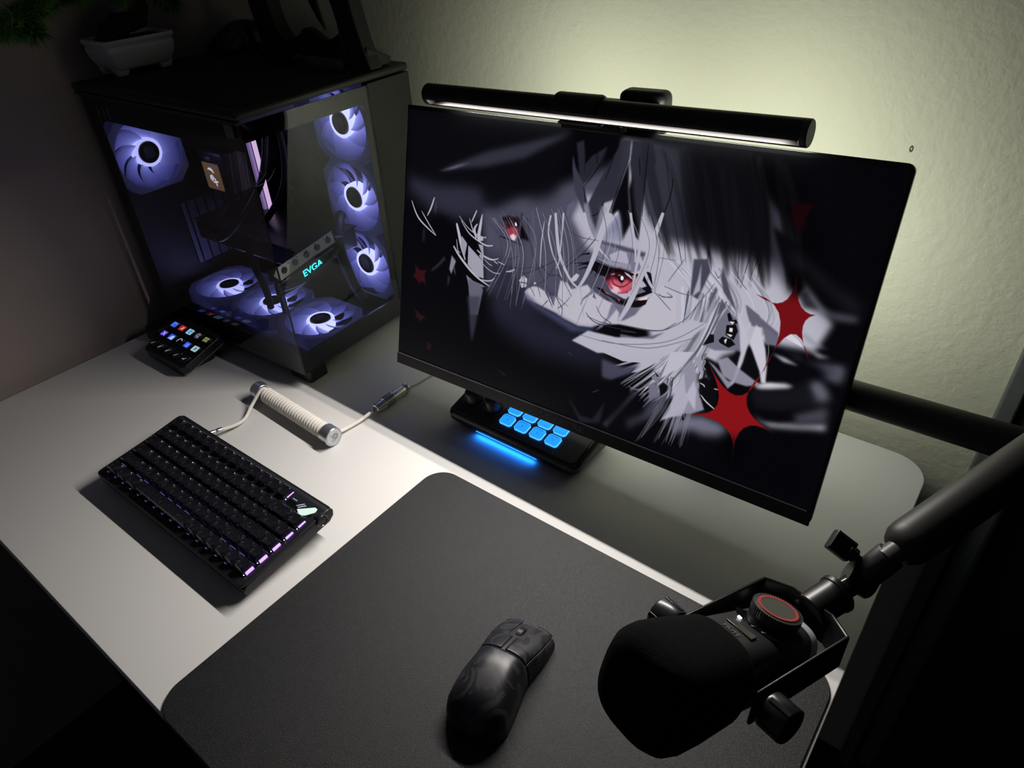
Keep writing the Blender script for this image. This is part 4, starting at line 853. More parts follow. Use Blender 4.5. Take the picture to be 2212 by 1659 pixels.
('S',[(694.6,424.2),(709.8,431.2),(704.2,446.8),(681.0,472.1)],(2.1,6.3,1.05),(130,128,146),1,0),
('S',[(627.4,456.5),(645.9,457.5),(668.1,441.4),(679.6,427.3)],(1.05,3.15,1.05),(120,118,136),1,0),
('S',[(651.5,468.0),(670.3,452.9),(688.0,434.9)],(1.05,2.1,1.05),(110,108,126),1,0),
('P',[(639.3,461.5),(651.6,459.1),(622.0,510.6),(595.5,557.5),(583.2,554.5),(613.7,506.2)],(50,50,66),0.9,2),
('P',[(674.0,472.7),(708.1,448.9),(710.6,479.3),(680.6,507.8),(655.1,528.0),(639.4,544.9),(634.0,524.7),(665.1,502.6)],(74,74,92),0.8,6),
('P',[(744.6,477.7),(781.8,464.3),(820.9,467.0),(833.1,479.4),(820.5,494.3),(786.7,503.7),(765.9,499.4),(757.5,507.8),(735.9,519.5),(725.5,502.1)],(120,120,140),0.9,8),
('P',[(744.0,474.5),(750.2,484.3),(745.8,487.7)],(14,14,22),1,0),
('P',[(569.1,470.2),(627.2,476.2),(663.9,495.9),(640.7,551.8),(710.4,532.8),(759.1,516.0),(836.5,495.0),(841.4,517.0),(677.4,549.0),(583.2,554.5)],(8,8,14),0.55,18),
('P',[(494.6,522.0),(531.1,553.8),(560.2,551.6),(581.3,506.1),(577.8,553.5),(533.5,569.7)],(30,30,42),0.9,2),
('P',[(297.7,518.8),(329.4,524.9),(331.7,530.0)],(34,34,46),1,1),
('S',[(481.8,427.1),(491.5,432.2)],(1.05,2.1,1.05),(60,60,72),1,0),
('S',[(550.9,494.9),(565.0,484.8)],(1.05,2.52,1.05),(50,50,62),1,0),
('S',[(763.8,348.3),(759.7,359.1),(766.7,361.8),(764.1,372.3),(769.9,377.0),(768.8,387.1),(770.0,396.5)],(3.15,3.36,3.15),(28,26,32),1,0),
('S',[(763.0,348.5),(760.4,358.9),(766.1,362.8),(764.4,372.2),(769.4,378.0)],(1.05,1.26,1.05),(200,196,190),1,0),
('P',[(768.5,431.9),(780.1,417.9),(799.5,441.2),(779.7,431.4)],(9,9,14),1,1),
('P',[(760.1,399.7),(774.3,390.3),(792.2,407.3),(799.1,410.0),(800.3,437.6),(775.2,432.9)],(9,9,14),1,1),
('S',[(770.5,426.2),(782.2,435.5),(800.1,444.3)],(1.05,4.2,1.58),(184,182,194),1,0),
('S',[(764.5,404.9),(772.1,406.6),(774.4,409.9)],(1.05,3.15,1.05),(200,196,190),1,0),
('S',[(792.2,407.3),(799.2,406.7)],(1.05,2.1,1.05),(200,196,190),1,0),
('P',[(870.2,371.6),(907.0,359.6),(921.7,360.1),(913.9,368.0),(867.8,383.3)],(225,222,228),0.9,3),
('P',[(853.5,388.0),(944.8,357.8),(963.5,367.2),(962.8,383.2),(909.2,410.1),(870.1,415.6)],(20,20,27),0.9,6),
('P',[(869.5,435.4),(890.3,436.3),(937.3,424.6),(986.1,406.6),(987.1,419.6),(940.0,435.9),(902.6,445.7)],(190,188,198),0.95,5),
('P',[(933.6,409.5),(981.9,376.5),(986.6,403.8),(941.7,422.9)],(74,72,84),0.9,6),
('P',[(878.4,429.3),(900.3,414.6),(924.4,411.5),(933.2,417.8),(913.8,429.1),(887.3,434.5)],(5,5,8),1,4),
('P',[(949.5,348.4),(963.8,341.1),(977.1,357.4),(983.7,365.5),(963.8,377.6)],(96,96,110),0.8,7),
('P',[(951.3,309.4),(987.4,305.9),(989.7,327.7),(969.9,329.0)],(70,70,84),0.8,8),
('P',[(868.8,455.4),(987.4,420.8),(986.1,438.8),(995.3,561.6),(781.4,564.2),(839.1,489.8)],(3,3,7),0.95,12),
('X',[(826.5,223.3),(884.1,179.7),(936.5,231.3),(935.6,312.7),(865.0,359.4)],[(871.6,226.7),(902.5,227.7),(911.8,256.7),(896.0,275.3),(876.1,259.8)],(110,14,20),1,0),
('X',[(773.9,365.9),(865.9,356.4),(911.6,452.2),(852.3,530.7),(756.4,470.0)],[(832.6,406.8),(855.1,418.8),(858.8,460.9),(828.3,472.2),(804.2,433.8)],(134,17,22),1,0),
('M',[(860.5,180.3),(902.3,171.1),(900.9,209.5),(880.0,214.5)],(0.25,0.25,0.25),1,8),
('M',[(826.2,492.7),(858.1,480.5),(862.4,530.4),(846.4,537.0)],(0.3,0.3,0.3),1,10),
('X',[(836.8,65.7),(893.1,64.0),(878.5,109.4),(873.0,125.0),(847.0,93.1)],[(861.4,69.0),(876.4,80.9),(869.9,103.6),(859.2,98.2),(852.9,81.2)],(22,3,6),1,2),
('X',[(37.6,326.4),(85.7,339.4),(83.1,383.6),(51.6,388.1),(25.9,365.6)],[(54.9,347.5),(73.3,356.7),(64.6,374.7),(49.6,373.7),(42.6,359.0)],(52,12,22),1,1),
('X',[(39.0,440.6),(86.3,458.7),(67.8,480.3),(44.8,468.0)],[(64.0,452.4),(70.9,465.8),(58.8,465.9),(52.1,455.5)],(40,16,20),1,1),
('X',[(84.0,511.1),(112.4,518.5),(109.8,537.7),(85.7,535.4)],[(96.5,518.4),(104.3,527.0),(95.5,532.6),(91.0,524.6)],(34,14,18),1,1)]
# ================================================================ monitor (local x right, y back, z up; origin at panel centre)
MO = empty('monitor', MAT_MON, 'thin black widescreen monitor showing a silver haired figure with red stars', 'monitor')
PW, PH = .306, .1816
b = prism(NB(), rrect(-PW, PW, -PH, PH, (.0075, .0012, .0012, .0075), 6), 0, .007, Matrix(((1, 0, 0, 0), (0, 0, 1, 0), (0, 1, 0, 0), (0, 0, 0, 1))))
shell = obj('bezel', b, mat('bezel_black', (.008, .008, .009), .3), MO, bevel=.0008)
b = prism(NB(), rrect(-.285, .285, -.165, .160, .03, 5), .007, .030, Matrix(((1, 0, 0, 0), (0, 0, 1, 0), (0, 1, 0, 0), (0, 0, 0, 1))))
obj('back_housing', b, BLKM, MO, bevel=.004)
# chin bar and outlined letters; pale upper edge is the desk's reflection painted on
b = BX(-PW+.0005, PW-.0005, -.0022, .0, -PH+.0002, -.1645)
obj('chin', b, mat('chin_black', (.020, .020, .024), .38), MO, bevel=.0005)
obj('chin_edge_reflection', BX(-PW+.002, PW-.006, -.0026, -.0021, -.1655, -.1641), mat('chin_reflection_grey', (.62, .60, .60), .4), MO)
MF = RX(90)
lm = mat('letter_grey', (.55, .55, .54), .4)
c = bpy.data.curves.new('t', 'FONT'); c.body = 'SCEPTRE'; c.size = .0135; c.align_x = 'CENTER'; c.align_y = 'CENTER'; c.fill_mode = 'NONE'; c.bevel_depth = .00016; c.space_character = 1.15
t = bpy.data.objects.new('t', c); S.collection.objects.link(t)
me = bpy.data.meshes.new_from_object(t.evaluated_get(bpy.context.evaluated_depsgraph_get())); bpy.data.objects.remove(t)
me.transform(T(-.006, -.0024, -.1736) @ MF @ Matrix.Diagonal((1.16, .78, 1, 1))); me.materials.clear(); me.materials.append(lm)
link(bpy.data.objects.new('lettering', me), MO)
# ---- the picture on the display: painted into the colour attribute of a fine grid
AW, AH = 1000, 568
U0, U1, V0, V1 = -.3025, .3025, -.1640, .1765
IM = np.zeros((AH, AW, 3), np.float32); IM[:] = (5, 5, 9)
def cov(pts, blur=0, ss=3):
    p = np.array(pts, np.float64); pad = int(blur*1.5)+2
    x0 = max(int(p[:, 0].min())-pad, 0); x1 = min(int(p[:, 0].max())+pad+1, AW); y0 = max(int(p[:, 1].min())-pad, 0); y1 = min(int(p[:, 1].max())+pad+1, AH)
    if x1 <= x0 or y1 <= y0: return None
    w_, h_ = (x1-x0)*ss, (y1-y0)*ss
    xs = x0+(np.arange(w_)+.5)/ss; ys = y0+(np.arange(h_)+.5)/ss
    acc = np.zeros((h_, w_+1), np.int32); q = np.roll(p, -1, 0)
    for (ax, ay), (bx, by) in zip(p, q):
        if ay == by: continue
        lo, hi = (ay, by) if ay < by else (by, ay)
        rws = np.nonzero((ys >= lo) & (ys < hi))[0]
        if len(rws) == 0: continue
        xi = ax+(ys[rws]-ay)/(by-ay)*(bx-ax)
        ci = np.clip(np.ceil((xi-x0)*ss-.5).astype(int), 0, w_)
        np.add.at(acc, (rws, ci), 1)
    m = (np.cumsum(acc, 1)[:, :w_] % 2).astype(np.float32)
    m = m.reshape(y1-y0, ss, x1-x0, ss).mean((1, 3))
    if blur >= 1:
        k = int(blur)
        for _ in range(2):
            for ax in (0, 1):
                c_ = np.cumsum(np.concatenate([np.zeros_like(np.take(m, [0], ax)), np.pad(m, [(k, k) if a == ax else (0, 0) for a in (0, 1)], mode='edge' if False else 'constant')], ax), ax)
                n_ = m.shape[ax]; W2 = 2*k+1
                m = (np.take(c_, range(W2, W2+n_), ax)-np.take(c_, range(0, n_), ax))/W2 if c_.shape[ax] >= W2+n_ else m
    return x0, x1, y0, y1, m
def P(pts, col, a=1, blur=0, mul=False):
    r_ = cov(pts, blur)
    if r_ is None: return
    x0, x1, y0, y1, m = r_; m = (m*a)[..., None]; reg = IM[y0:y1, x0:x1]
    tgt = reg*np.array(col, np.float32) if mul else np.array(col, np.float32)
    IM[y0:y1, x0:x1] = reg*(1-m)+tgt*m
def stroke(pts, w0, wm, w1, col, a=1, blur=0):
    q = smoothpath([(x, y, 0) for x, y in pts], 6); L_, R_ = [], []; n = len(q)
    for i, p in enumerate(q):
        t = i/(n-1); d = (q[min(i+1, n-1)]-q[max(i-1, 0)]); d = d.normalized(); nx, ny = -d.y, d.x
        w_ = (w0*(1-t)*(1-t)+2*wm*t*(1-t)*1.0+w1*t*t) if True else 0
        L_.append((p.x+nx*w_/2, p.y+ny*w_/2)); R_.append((p.x-nx*w_/2, p.y-ny*w_/2))
    P(L_+R_[::-1], col, a, blur)
def star(t, v, col, a=1, blur=0):
    n = len(t); out = []
    for i in range(n):
        A, B, Cc = t[i], t[(i+1) % n], v[i]
        for k in range(8):
            s_ = k/8; c1 = (2*Cc[0]-(A[0]+B[0])/2, 2*Cc[1]-(A[1]+B[1])/2)
            out.append(((1-s_)**2*A[0]+2*s_*(1-s_)*c1[0]+s_*s_*B[0], (1-s_)**2*A[1]+2*s_*(1-s_)*c1[1]+s_*s_*B[1]))
    P(out, col, a, blur)
for it in ART:
    k = it[0]
    if k == 'P': P(it[1], it[2], it[3], it[4])
    elif k == 'M': P(it[1], it[2], it[3], it[4], True)
    elif k == 'S': stroke(it[1], *it[2], it[3], it[4], it[5])
    elif k == 'X': star(it[1], it[2], it[3], it[4], it[5])
def screen_mesh():
    nx, ny = AW, AH
    xs = np.linspace(U0, U1, nx); zs = np.linspace(V1, V0, ny)
    co = np.zeros((ny, nx, 3), np.float32); co[..., 0] = xs[None]; co[..., 1] = -.0012; co[..., 2] = zs[:, None]
    idx = np.arange(nx*ny).reshape(ny, nx)
    f = np.stack([idx[:-1, :-1], idx[1:, :-1], idx[1:, 1:], idx[:-1, 1:]], -1).reshape(-1, 4)
    me = bpy.data.meshes.new('display'); me.vertices.add(nx*ny); me.vertices.foreach_set('co', co.ravel())
    me.loops.add(f.size); me.loops.foreach_set('vertex_index', f.ravel().astype(np.int32))
    me.polygons.add(len(f)); me.polygons.foreach_set('loop_start', np.arange(0, f.size, 4, dtype=np.int32)); me.polygons.foreach_set('loop_total', np.full(len(f), 4, np.int32))
    me.update(calc_edges=True)
    c8 = np.clip(IM/255, 0, 1); cl = np.where(c8 > .04045, ((c8+.055)/1.055)**2.4, c8/12.92)
    at = me.color_attributes.new('picture', 'FLOAT_COLOR', 'POINT')
    at.data.foreach_set('color', np.concatenate([cl, np.ones((ny, nx, 1), np.float32)], -1).astype(np.float32).ravel())
    return me
dm = bpy.data.materials.new('display_panel'); dm.use_nodes = True; nt = dm.node_tree; bb = nt.nodes['Principled BSDF']
bb.inputs['Base Color'].default_value = (.004, .004, .005, 1); bb.inputs['Roughness'].default_value = .32; bb.inputs['Specular IOR Level'].default_value = .25
an = nt.nodes.new('ShaderNodeAttribute'); an.attribute_name = 'picture'
nt.links.new(an.outputs['Color'], bb.inputs['Emission Color']); bb.inputs['Emission Strength'].default_value = 1.0
me = screen_mesh(); me.materials.append(dm); link(bpy.data.objects.new('display', me), MO)
obj('panel_back', BX(U0-.0005, U1+.0005, -.0010, -.0002, V0, V1), GLB, MO)
obj('mounting_plate', BX(-.05, .05, .030, .034, -.05, .05), DKM, MO, bevel=.001)
obj('back_light_strip', BX(-.20, .24, .0302, .0312, .085, .093), glow('bias_strip', (.93, 1, .74), 1.5), MO)
# ---- arm behind the monitor, standing at the rear desk edge
MA = empty('monitor_arm', (.82, -.012, .0), 'dark monitor arm post standing on the desk right behind the monitor', 'monitor arm')
bpy.context.view_layer.update()
b = NB(); rod(b, (.82, -.012, .008), (.82, -.012, .30), .014, 20); L(obj('post', b, DKM, MA, smooth=True), MA)
pe = MC+MB*.036
b = NB(); rod(b, (.82, -.012, .235), (.82, -.060, .238), .016, 20, .003); rod(b, (.82, -.055, .238), pe, .013, 20, .003); L(obj('arm', b, DKM, MA, smooth=True), MA)
b = NB(); cyl(b, .030, .0004, .010, 32, T(.82, -.014, 0), .002); L(obj('base', b, DKM, MA, smooth=True), MA)
# ================================================================ monitor light bar
BM = Matrix(((MX.x, 0, 0, 0), (MX.y, 0, 0, 0), (MX.z, 0, 0, 0), (0, 0, 0, 1)))
bz = Vector((0, 0, 1)); bz = (bz-MX*bz.dot(MX)).normalized(); by = bz.cross(MX)
BM = Matrix(((MX.x, by.x, bz.x, BAR_C.x), (MX.y, by.y, bz.y, BAR_C.y), (MX.z, by.z, bz.z, BAR_C.z), (0, 0, 0, 1)))
LB = empty('light_bar', BM, 'slim black cylindrical lamp bar clamped along the top edge of the monitor', 'lamp')
barm = mat('bar_black', (.016, .015, .015), .42, .3)
rad_ = .0125; ri = .0112
# tube with a slot open to the desk: angle measured from +y (back), going up
pts_o, pts_i = [], []
a_cut = math.degrees(math.atan2(-.94, -.342))      # direction of the rear lip  (about -110 deg)
a_lo = a_cut; a_hi = a_cut-52                      # slot between these two angles, opening forwards
n = 40
for k in range(n+1):
    a = R(a_lo+(360-52)*k/n); pts_o.append((rad_*math.cos(a), rad_*math.sin(a))); pts_i.append((ri*math.cos(a), ri*math.sin(a)))
b = NB(); h = BAR_L/2
prof = pts_o+pts_i[::-1]
MYZx = Matrix(((0, 0, 1, 0), (1, 0, 0, 0), (0, 1, 0, 0), (0, 0, 0, 1)))
lo = [b.verts.new((-h, y, z)) for y, z in prof]; hi = [b.verts.new((h, y, z)) for y, z in prof]; m_ = len(prof)
for i in range(m_): b.faces.new((lo[i], lo[(i+1) % m_], hi[(i+1) % m_], hi[i]))
for i in range(n):
    for q in (lo, hi): b.faces.new((q[i], q[i+1], q[m_-2-i], q[m_-1-i]))
obj('housing', b, barm, LB, smooth=True)
for s_ in (-1, 1):
    b = NB(); lathe(b, [(0, 0), (rad_-.001, 0), (rad_, .001), (rad_, .006), (rad_-.0008, .0072), (0, .0072)], 32, frame((s_*(h-.0005), 0, 0), (s_, 0, 0)))
    obj('end_cap', b, barm if s_ < 0 else mat('end_cap_grey', (.05, .05, .048), .45), LB, smooth=True)
# clamp block around the middle and counterweight behind
b = prism(NB(), [(.0165*math.cos(R(a)), .0165*math.sin(R(a))) for a in range(-104, 187, 10)]+[(.0132*math.cos(R(a)), .0132*math.sin(R(a))) for a in range(186, -106, -10)], -.037, .018, MYZx)
obj('clamp_sleeve', b, mat('clamp_black', (.008, .008, .008), .45), LB, bevel=.003)
b = BX(-.036, .072, .016, .028, -.020, .008); obj('clamp_arm', b, MATS['clamp_black'], LB, bevel=.003)
b = BX(.022, .076, .024, .050, -.028, .0165); obj('counterweight', b, MATS['clamp_black'], LB, bevel=.008, seg=4)
b = BX(-.038, .038, .004, .020, -.0235, -.0145); obj('clamp_hook', b, MATS['clamp_black'], LB, bevel=.0015)
obj('rear_diffuser', BX(-.20, .20, .0121, .0128, -.004, .004), glow('bar_back', (.93, 1, .72), 1.2), LB)
# ================================================================ keyboard (local x right, y back, z up; origin front left corner on the desk)
KA = R(.32); TILT = math.atan2(.0117, .134)
KM = Matrix.Translation((.3355, -.6421, 0)) @ Matrix.Rotation(KA, 4, 'Z')
KB = empty('keyboard', KM, 'compact black mechanical keyboard with a small screen, knob and violet lights', 'keyboard')
KW, KD = .326, .1345
TK = T(0, 0, .0085) @ Matrix.Rotation(TILT, 4, 'X')          # the tilted deck
kbm = mat('keyboard_black', (.013, .013, .016), .38, .2)
b = prism(NB(), [(0, .0), (.004, -.001), (KD-.010, -.001), (KD-.002, .004), (KD, .012), (KD-.006, .0175), (KD-.012, .0180), (.006, .0125), (.0, .0080)], 0, KW, TK @ Matrix(((0, 0, 1, 0), (1, 0, 0, 0), (0, 1, 0, 0), (0, 0, 0, 1))))
obj('case', b, kbm, KB, bevel=.0016)
PL = .0120          # plate height in deck space (front) ; keys sit in a well
b = NB(); box(b, .0095, KW-.0095, .0095, KD-.013, .0125, .0132, TK)
obj('plate', b, mat('key_plate', (.006, .006, .010), .3), KB)
b = NB(); ring_prism(b, rrect(.0, KW, .0, KD-.001, .006, 6), rrect(.0090, KW-.0090, .0090, KD-.0125, .002, 6), .0122, .0155, TK)
obj('bezel', b, kbm, KB, bevel=.0008)
kcm = mat('keycap_smoke', (.008, .008, .012), .22, noise=(340, (.24, .24, .27), .62, .78, 2.0), coat=.3)
nt = kcm.node_tree; bb = nt.nodes['Principled BSDF']
U = .01905
def keycap(wu, du=1.0):
    """tapered cap with a dished top"""
    bm = NB(); W_, D_ = wu*U-.0011, du*U-.0011; n = 6; rows = []
    for z, ins, r_ in ((0, 0, .0012), (.0030, .0006, .0016), (.0072, .0018, .0022), (.0082, .0024, .0024)):
        rows.append([bm.verts.new((x, y, z-(.0 if z < .008 else 0))) for x, y in rrect(-W_/2+ins, W_/2-ins, -D_/2+ins*.8, D_/2-ins*1.4, r_, 3)])
    top = [bm.verts.new((x, y, .0077)) for x, y in rrect(-W_/2+.0042, W_/2-.0042, -D_/2+.0040, D_/2-.0050, .002, 3)]
    rows.append(top)
    for A, B in zip(rows, rows[1:]):
        for i in range(len(A)): bm.faces.new((A[i], A[(i+1) % len(A)], B[(i+1) % len(A)], B[i]))
    bm.faces.new(top); bm.faces.new(rows[0][::-1]); return bm
caps = {}
def key(x, row, wu, legend=None):
    kx = .0106+(x+wu/2)*U; ky = .0102+(row+.5)*U+(.0036 if row == 5 else 0)
    M = TK @ T(kx, ky, .0158) @ Matrix.Rotation(R((-5, -3, 0, 3, 6, 8)[row]), 4, 'X')
    if wu in caps: o = caps[wu].copy(); S.collection.objects.link(o); o.parent = KB
    else:
        o = obj('keycap', keycap(wu), kcm, KB, smooth=True); caps[wu] = o
        sd = None
    o.matrix_basis = M; return o
rows = [[1.25, 1.25, 1.25, 6.25, 1, 1, 1, 1, 1, 1], [2.25]+[1]*10+[1.75, 1, 1], [1.75]+[1]*11+[2.25, 1], [1.5]+[1]*12+[1.5, 1], [1]*13+[2, 1]]
for r_, ws in enumerate(rows):
    x = 0
    for w_ in ws: key(x, r_, w_); x += w_
x = 0
for g in (1, 4, 4, 4):
    for _ in range(g): key(x, 5, 1); x += 1
    x += .14
purple = glow('key_led_violet', (.40, .22, 1.0), 2.2); purple2 = glow('key_led_dim', (.35, .28, 1.0), .55)
wled = glow('led_white', (.95, .85, 1), 4)
b = NB()
for r_ in (1, 2, 3, 4, 5):       # thin light lines showing between the key rows
    for k in range(15):
        if random.random() < (.92 if r_ == 5 else .45):
            x0 = .0106+k*U+.003+random.random()*.002; yy = .0102+r_*U+(.0018 if r_ == 5 else 0)-.0004
            if r_ == 5 and k > 12: continue
            box(b, x0, x0+.0105, yy, yy+.0007, .0133, .0150 if r_ == 5 else .0142, TK)
for k in range(15):
    x0 = .0106+k*U+.004; box(b, x0, x0+.004, .0092, .0097, .0172, .0176, TK)
obj('light_strip', b, purple2, KB)
b = NB()
def sidelight(x, row):
    yy = .0102+row*U+(.0036 if row == 5 else 0); xx = .0106+x*U
    box(b, xx-.0004, xx+.0010, yy+.004, yy+.0145, .0133, .0182, TK)
for row in (0, 2, 3, 4): sidelight(16.0, row)
sidelight(16.0, 1); sidelight(14.0, 1) if False else None
sidelight(13.42, 5)
obj('key_glow', b, purple, KB)
b = NB()
for x, row in ((16.05, 0), (16.05, 1), (16.05, 2), (16.05, 3), (16.05, 4), (13.46, 5)):
    yy = .0102+row*U+(.0036 if row == 5 else 0); lathe(b, [(0, -.0006), (.0007, 0), (0, .0007)], 8, TK @ T(.0106+x*U, yy+.0012, .0178))
obj('indicator', b, wled, KB)
area('keyboard_glow', KM @ TK @ Vector((.18, .066, .0136)), (0, 0, 1), (1, 0, 0), .26, .09, .006, (.4, .25, 1))
# screen in the top right corner with its pale wedge, and the knob on the corner
sx0, sx1 = .0106+13.62*U, KW-.013
b = NB(); prism(b, rrect(sx0, sx1+.002, .0102+5*U+.0012, KD-.0105, .002, 4), .0150, .0176, TK)
scr = obj('small_screen', b, mat('small_screen_glass', (.004, .004, .005), .07), KB, bevel=.0003)
b = NB(); prism(b, [(sx1-.021, .0102+5*U+.0020), (sx1-.011, .0102+5*U-.0030), (sx1-.004, .0102+5*U+.0010), (sx1+.003, KD-.0185), (sx1+.0015, KD-.0135), (sx1-.003, KD-.0130)], .0176, .0184, TK)
obj('pale_wedge', b, glow('wedge', (.50, .68, .62), .42), scr, bevel=.0003)
pix = glow('screen_pixels', (.35, .36, .48), .55)
text('digits', '▮▮▮▮'.replace('▮', '8'), .0042, TK @ T(sx0+.0075, .0102+5*U+.0115, .0177) @ RZ(0), pix, scr, .00005)
b = NB(); y0 = .0102+5*U+.0095
prism(b, [(sx0+.016, y0-.004), (sx0+.0175, y0-.004), (sx0+.0255, y0+.004), (sx0+.0235, y0+.004)], .0176, .0178, TK)
prism(b, [(sx0+.0195, y0-.005), (sx0+.0215, y0-.005), (sx0+.0285, y0+.0025), (sx0+.0265, y0+.0025)], .0176, .0178, TK)
obj('screen_mark', b, pix, scr)
kn = NB(); lathe(kn, [(0, 0), (.0062, 0), (.0074, .0006), (.0080, .0016), (.0080, .0075), (.0076, .0086), (.0064, .0090), (.0060, .0084), (0, .0084)], 40, TK @ T(KW+.0005, KD-.0195, .0120) @ RY(90) @ T(0, 0, -.0070))
obj('knob', kn, mat('knob_black', (.03, .03, .032), .25, .5), KB, smooth=True)
b = NB(); lathe(b, [(.0068, .0088), (.0072, .0093), (.0077, .0088)], 40, TK @ T(KW+.0005, KD-.0195, .0120) @ RY(90) @ T(0, 0, -.0070))
obj('knob_ring', b, mat('knob_rim', (.16, .16, .16), .25, .8), KB, smooth=True)
for x in (.03, KW-.045):
    b = prism(NB(), [(.085, -.0005), (.118, .0004), (.118, -.0092), (.108, -.0104)], x, x+.03, TK @ Matrix(((0, 0, 1, 0), (1, 0, 0, 0), (0, 1, 0, 0), (0, 0, 0, 1))))
    obj('riser_foot', b, kbm, KB, bevel=.0008)
obj('front_foot', BX(.02, KW-.02, .003, .012, 0, .009), kbm, KB)
# ================================================================ coiled cable
CC = empty('coiled_cable', (.44, -.39, 0), 'white coiled keyboard cable with aluminium end caps and metal connector', 'cable')
cabm = mat('braided_white', (.74, .70, .65), .7, bump=(2600, .25, .0003))
A = Vector((.3535, -.3960, .0150)); B = Vector((.5270, -.4040, .0150)); ax = (B-A).normalized(); side = Vector((-ax.y, ax.x, 0)); up = Vector((0, 0, 1)); Lc = (B-A).length
def cc(o): return L(o, CC)
bpy.context.view_layer.update()
turns = 25; pts = []; s0, s1 = .018, Lc-.006
for i in range(turns*18+1):
    t = i/(turns*18); a = 2*math.pi*turns*t; pts.append(A+ax*(s0+(s1-s0)*t)+(side*math.cos(a)+up*math.sin(a))*.0098)
cc(obj('coil', tube(NB(), pts, .0027, 8), cabm, CC, smooth=True))
cc(obj('core', rod(NB(), A+ax*.008, B-ax*.002, .0072), mat('core_grey', (.3, .3, .3), .6), CC, smooth=True))
capm = mat('satin_aluminium', (.55, .56, .60), .30, .9)
for p, d in ((A+ax*.010, -1), (B-ax*.008, 1)):
    b = NB(); lathe(b, [(.006, 0), (.0136, 0), (.0142, .0006), (.0142, .0168), (.0134, .0178), (0, .0178)], 40, frame(p, ax*d))
    cap = cc(obj('end_cap', b, capm, CC, smooth=True, angle=30))
    if d > 0:
        F = frame(p+ax*.0178, ax, up.cross(ax))
        b = NB(); lathe(b, [(.0118, 0), (.0121, .0003), (.0124, 0)], 40, F)
        obj('cap_ring', b, mat('engraving', (.30, .30, .32), .5, .5), cap, smooth=True)
        b = NB(); eg = MATS['engraving']
        lathe(b, [(.0022, 0), (.0026, .0002), (.0046, .0002), (.0050, 0)], 24, F @ T(.0022, .0012, 0))
        lathe(b, [(0, .0002), (.0014, .0002), (.0014, 0)], 12, F @ T(.0018, .0016, 0))
        for q in (((-.007, .0055), (-.004, .0060), (-.003, .002), (-.001, -.001)), ((-.002, -.003), (-.004, -.006), (0, -.0065), (.002, -.0045)), ((.001, -.002), (.004, -.004), (.005, -.0025))):
            tube(b, [F @ Vector((x_, y_, .0001)) for x_, y_ in q], .0004, 6)
        obj('emblem', b, eg, cap)
# lead to the keyboard, lead to the connector
lead = smoothpath([A+ax*s0+side*.0098+up*-.002, A+ax*.016+side*-.003+up*.013, (.3680, -.4220, .0120), (.3790, -.4450, .0050), (.3830, -.4640, .0065), (.3800, -.4860, .0105)], 8)
cc(obj('lead', tube(NB(), lead, .0026, 10), cabm, CC, smooth=True))
b = NB(); F = Vector((.3803, -.4835, .0103)); G = Vector((.3775, -.5060, .0150)); rod(b, F, F+(G-F)*.38, .0036, 20, .0004); rod(b, F+(G-F)*.42, F+(G-F)*1.0, .0032, 20, .0004)
cc(obj('plug', b, STEEL, CC, smooth=True))
C0 = Vector((.5305, -.3250, .0086)); C1 = Vector((.5310, -.2560, .0086)); cd_ = (C1-C0).normalized()
lead = smoothpath([B-ax*.014+side*.009+up*.003, (.5240, -.3880, .0085), (.5260, -.3680, .0050), (.5290, -.3480, .0060), C0-cd_*.002], 8)
cc(obj('lead', tube(NB(), lead, .0026, 10), cabm, CC, smooth=True))
b = NB(); prof = [(0, 0), (.0040, 0), (.0044, .0015), (.0044, .0040), (.0068, .0048), (.0074, .0058), (.0074, .0200), (.0070, .0206), (.0086, .0212), (.0086, .0400), (.0080, .0408), (.0068, .0412), (.0068, .0640), (.0060, .0652), (.0078, .0662), (.0082, .0676), (.0082, .0705), (.0074, .0716), (0, .0720)]
lathe(b, prof, 36, frame(C0, cd_)); conn = cc(obj('connector', b, mat('nickel', (.62, .62, .62), .24, .85), CC, smooth=True, angle=30))
b = NB()
for k in range(30):
    a = 2*math.pi*k/30; box(b, .0083, .0090, -.0004, .0004, .0225, .0385, frame(C0, cd_) @ Matrix.Rotation(a, 4, 'Z'))
obj('knurled_ring', b, mat('knurl', (.22, .22, .22), .35, 1), conn)
thin = smoothpath([C1+cd_*.002, (.5310, -.2350, .0030), (.5340, -.2000, .0016), (.5450, -.1300, .0016), (.5600, -.0300, .0016)], 8)
t = obj('thin_cable', tube(NB(), thin, .0013, 8), mat('thin_grey', (.30, .32, .30), .6), None, smooth=True)
L(t, Matrix.Identity(4)); t.parent = CC; t.matrix_parent_inverse = CC.matrix_world.inverted()
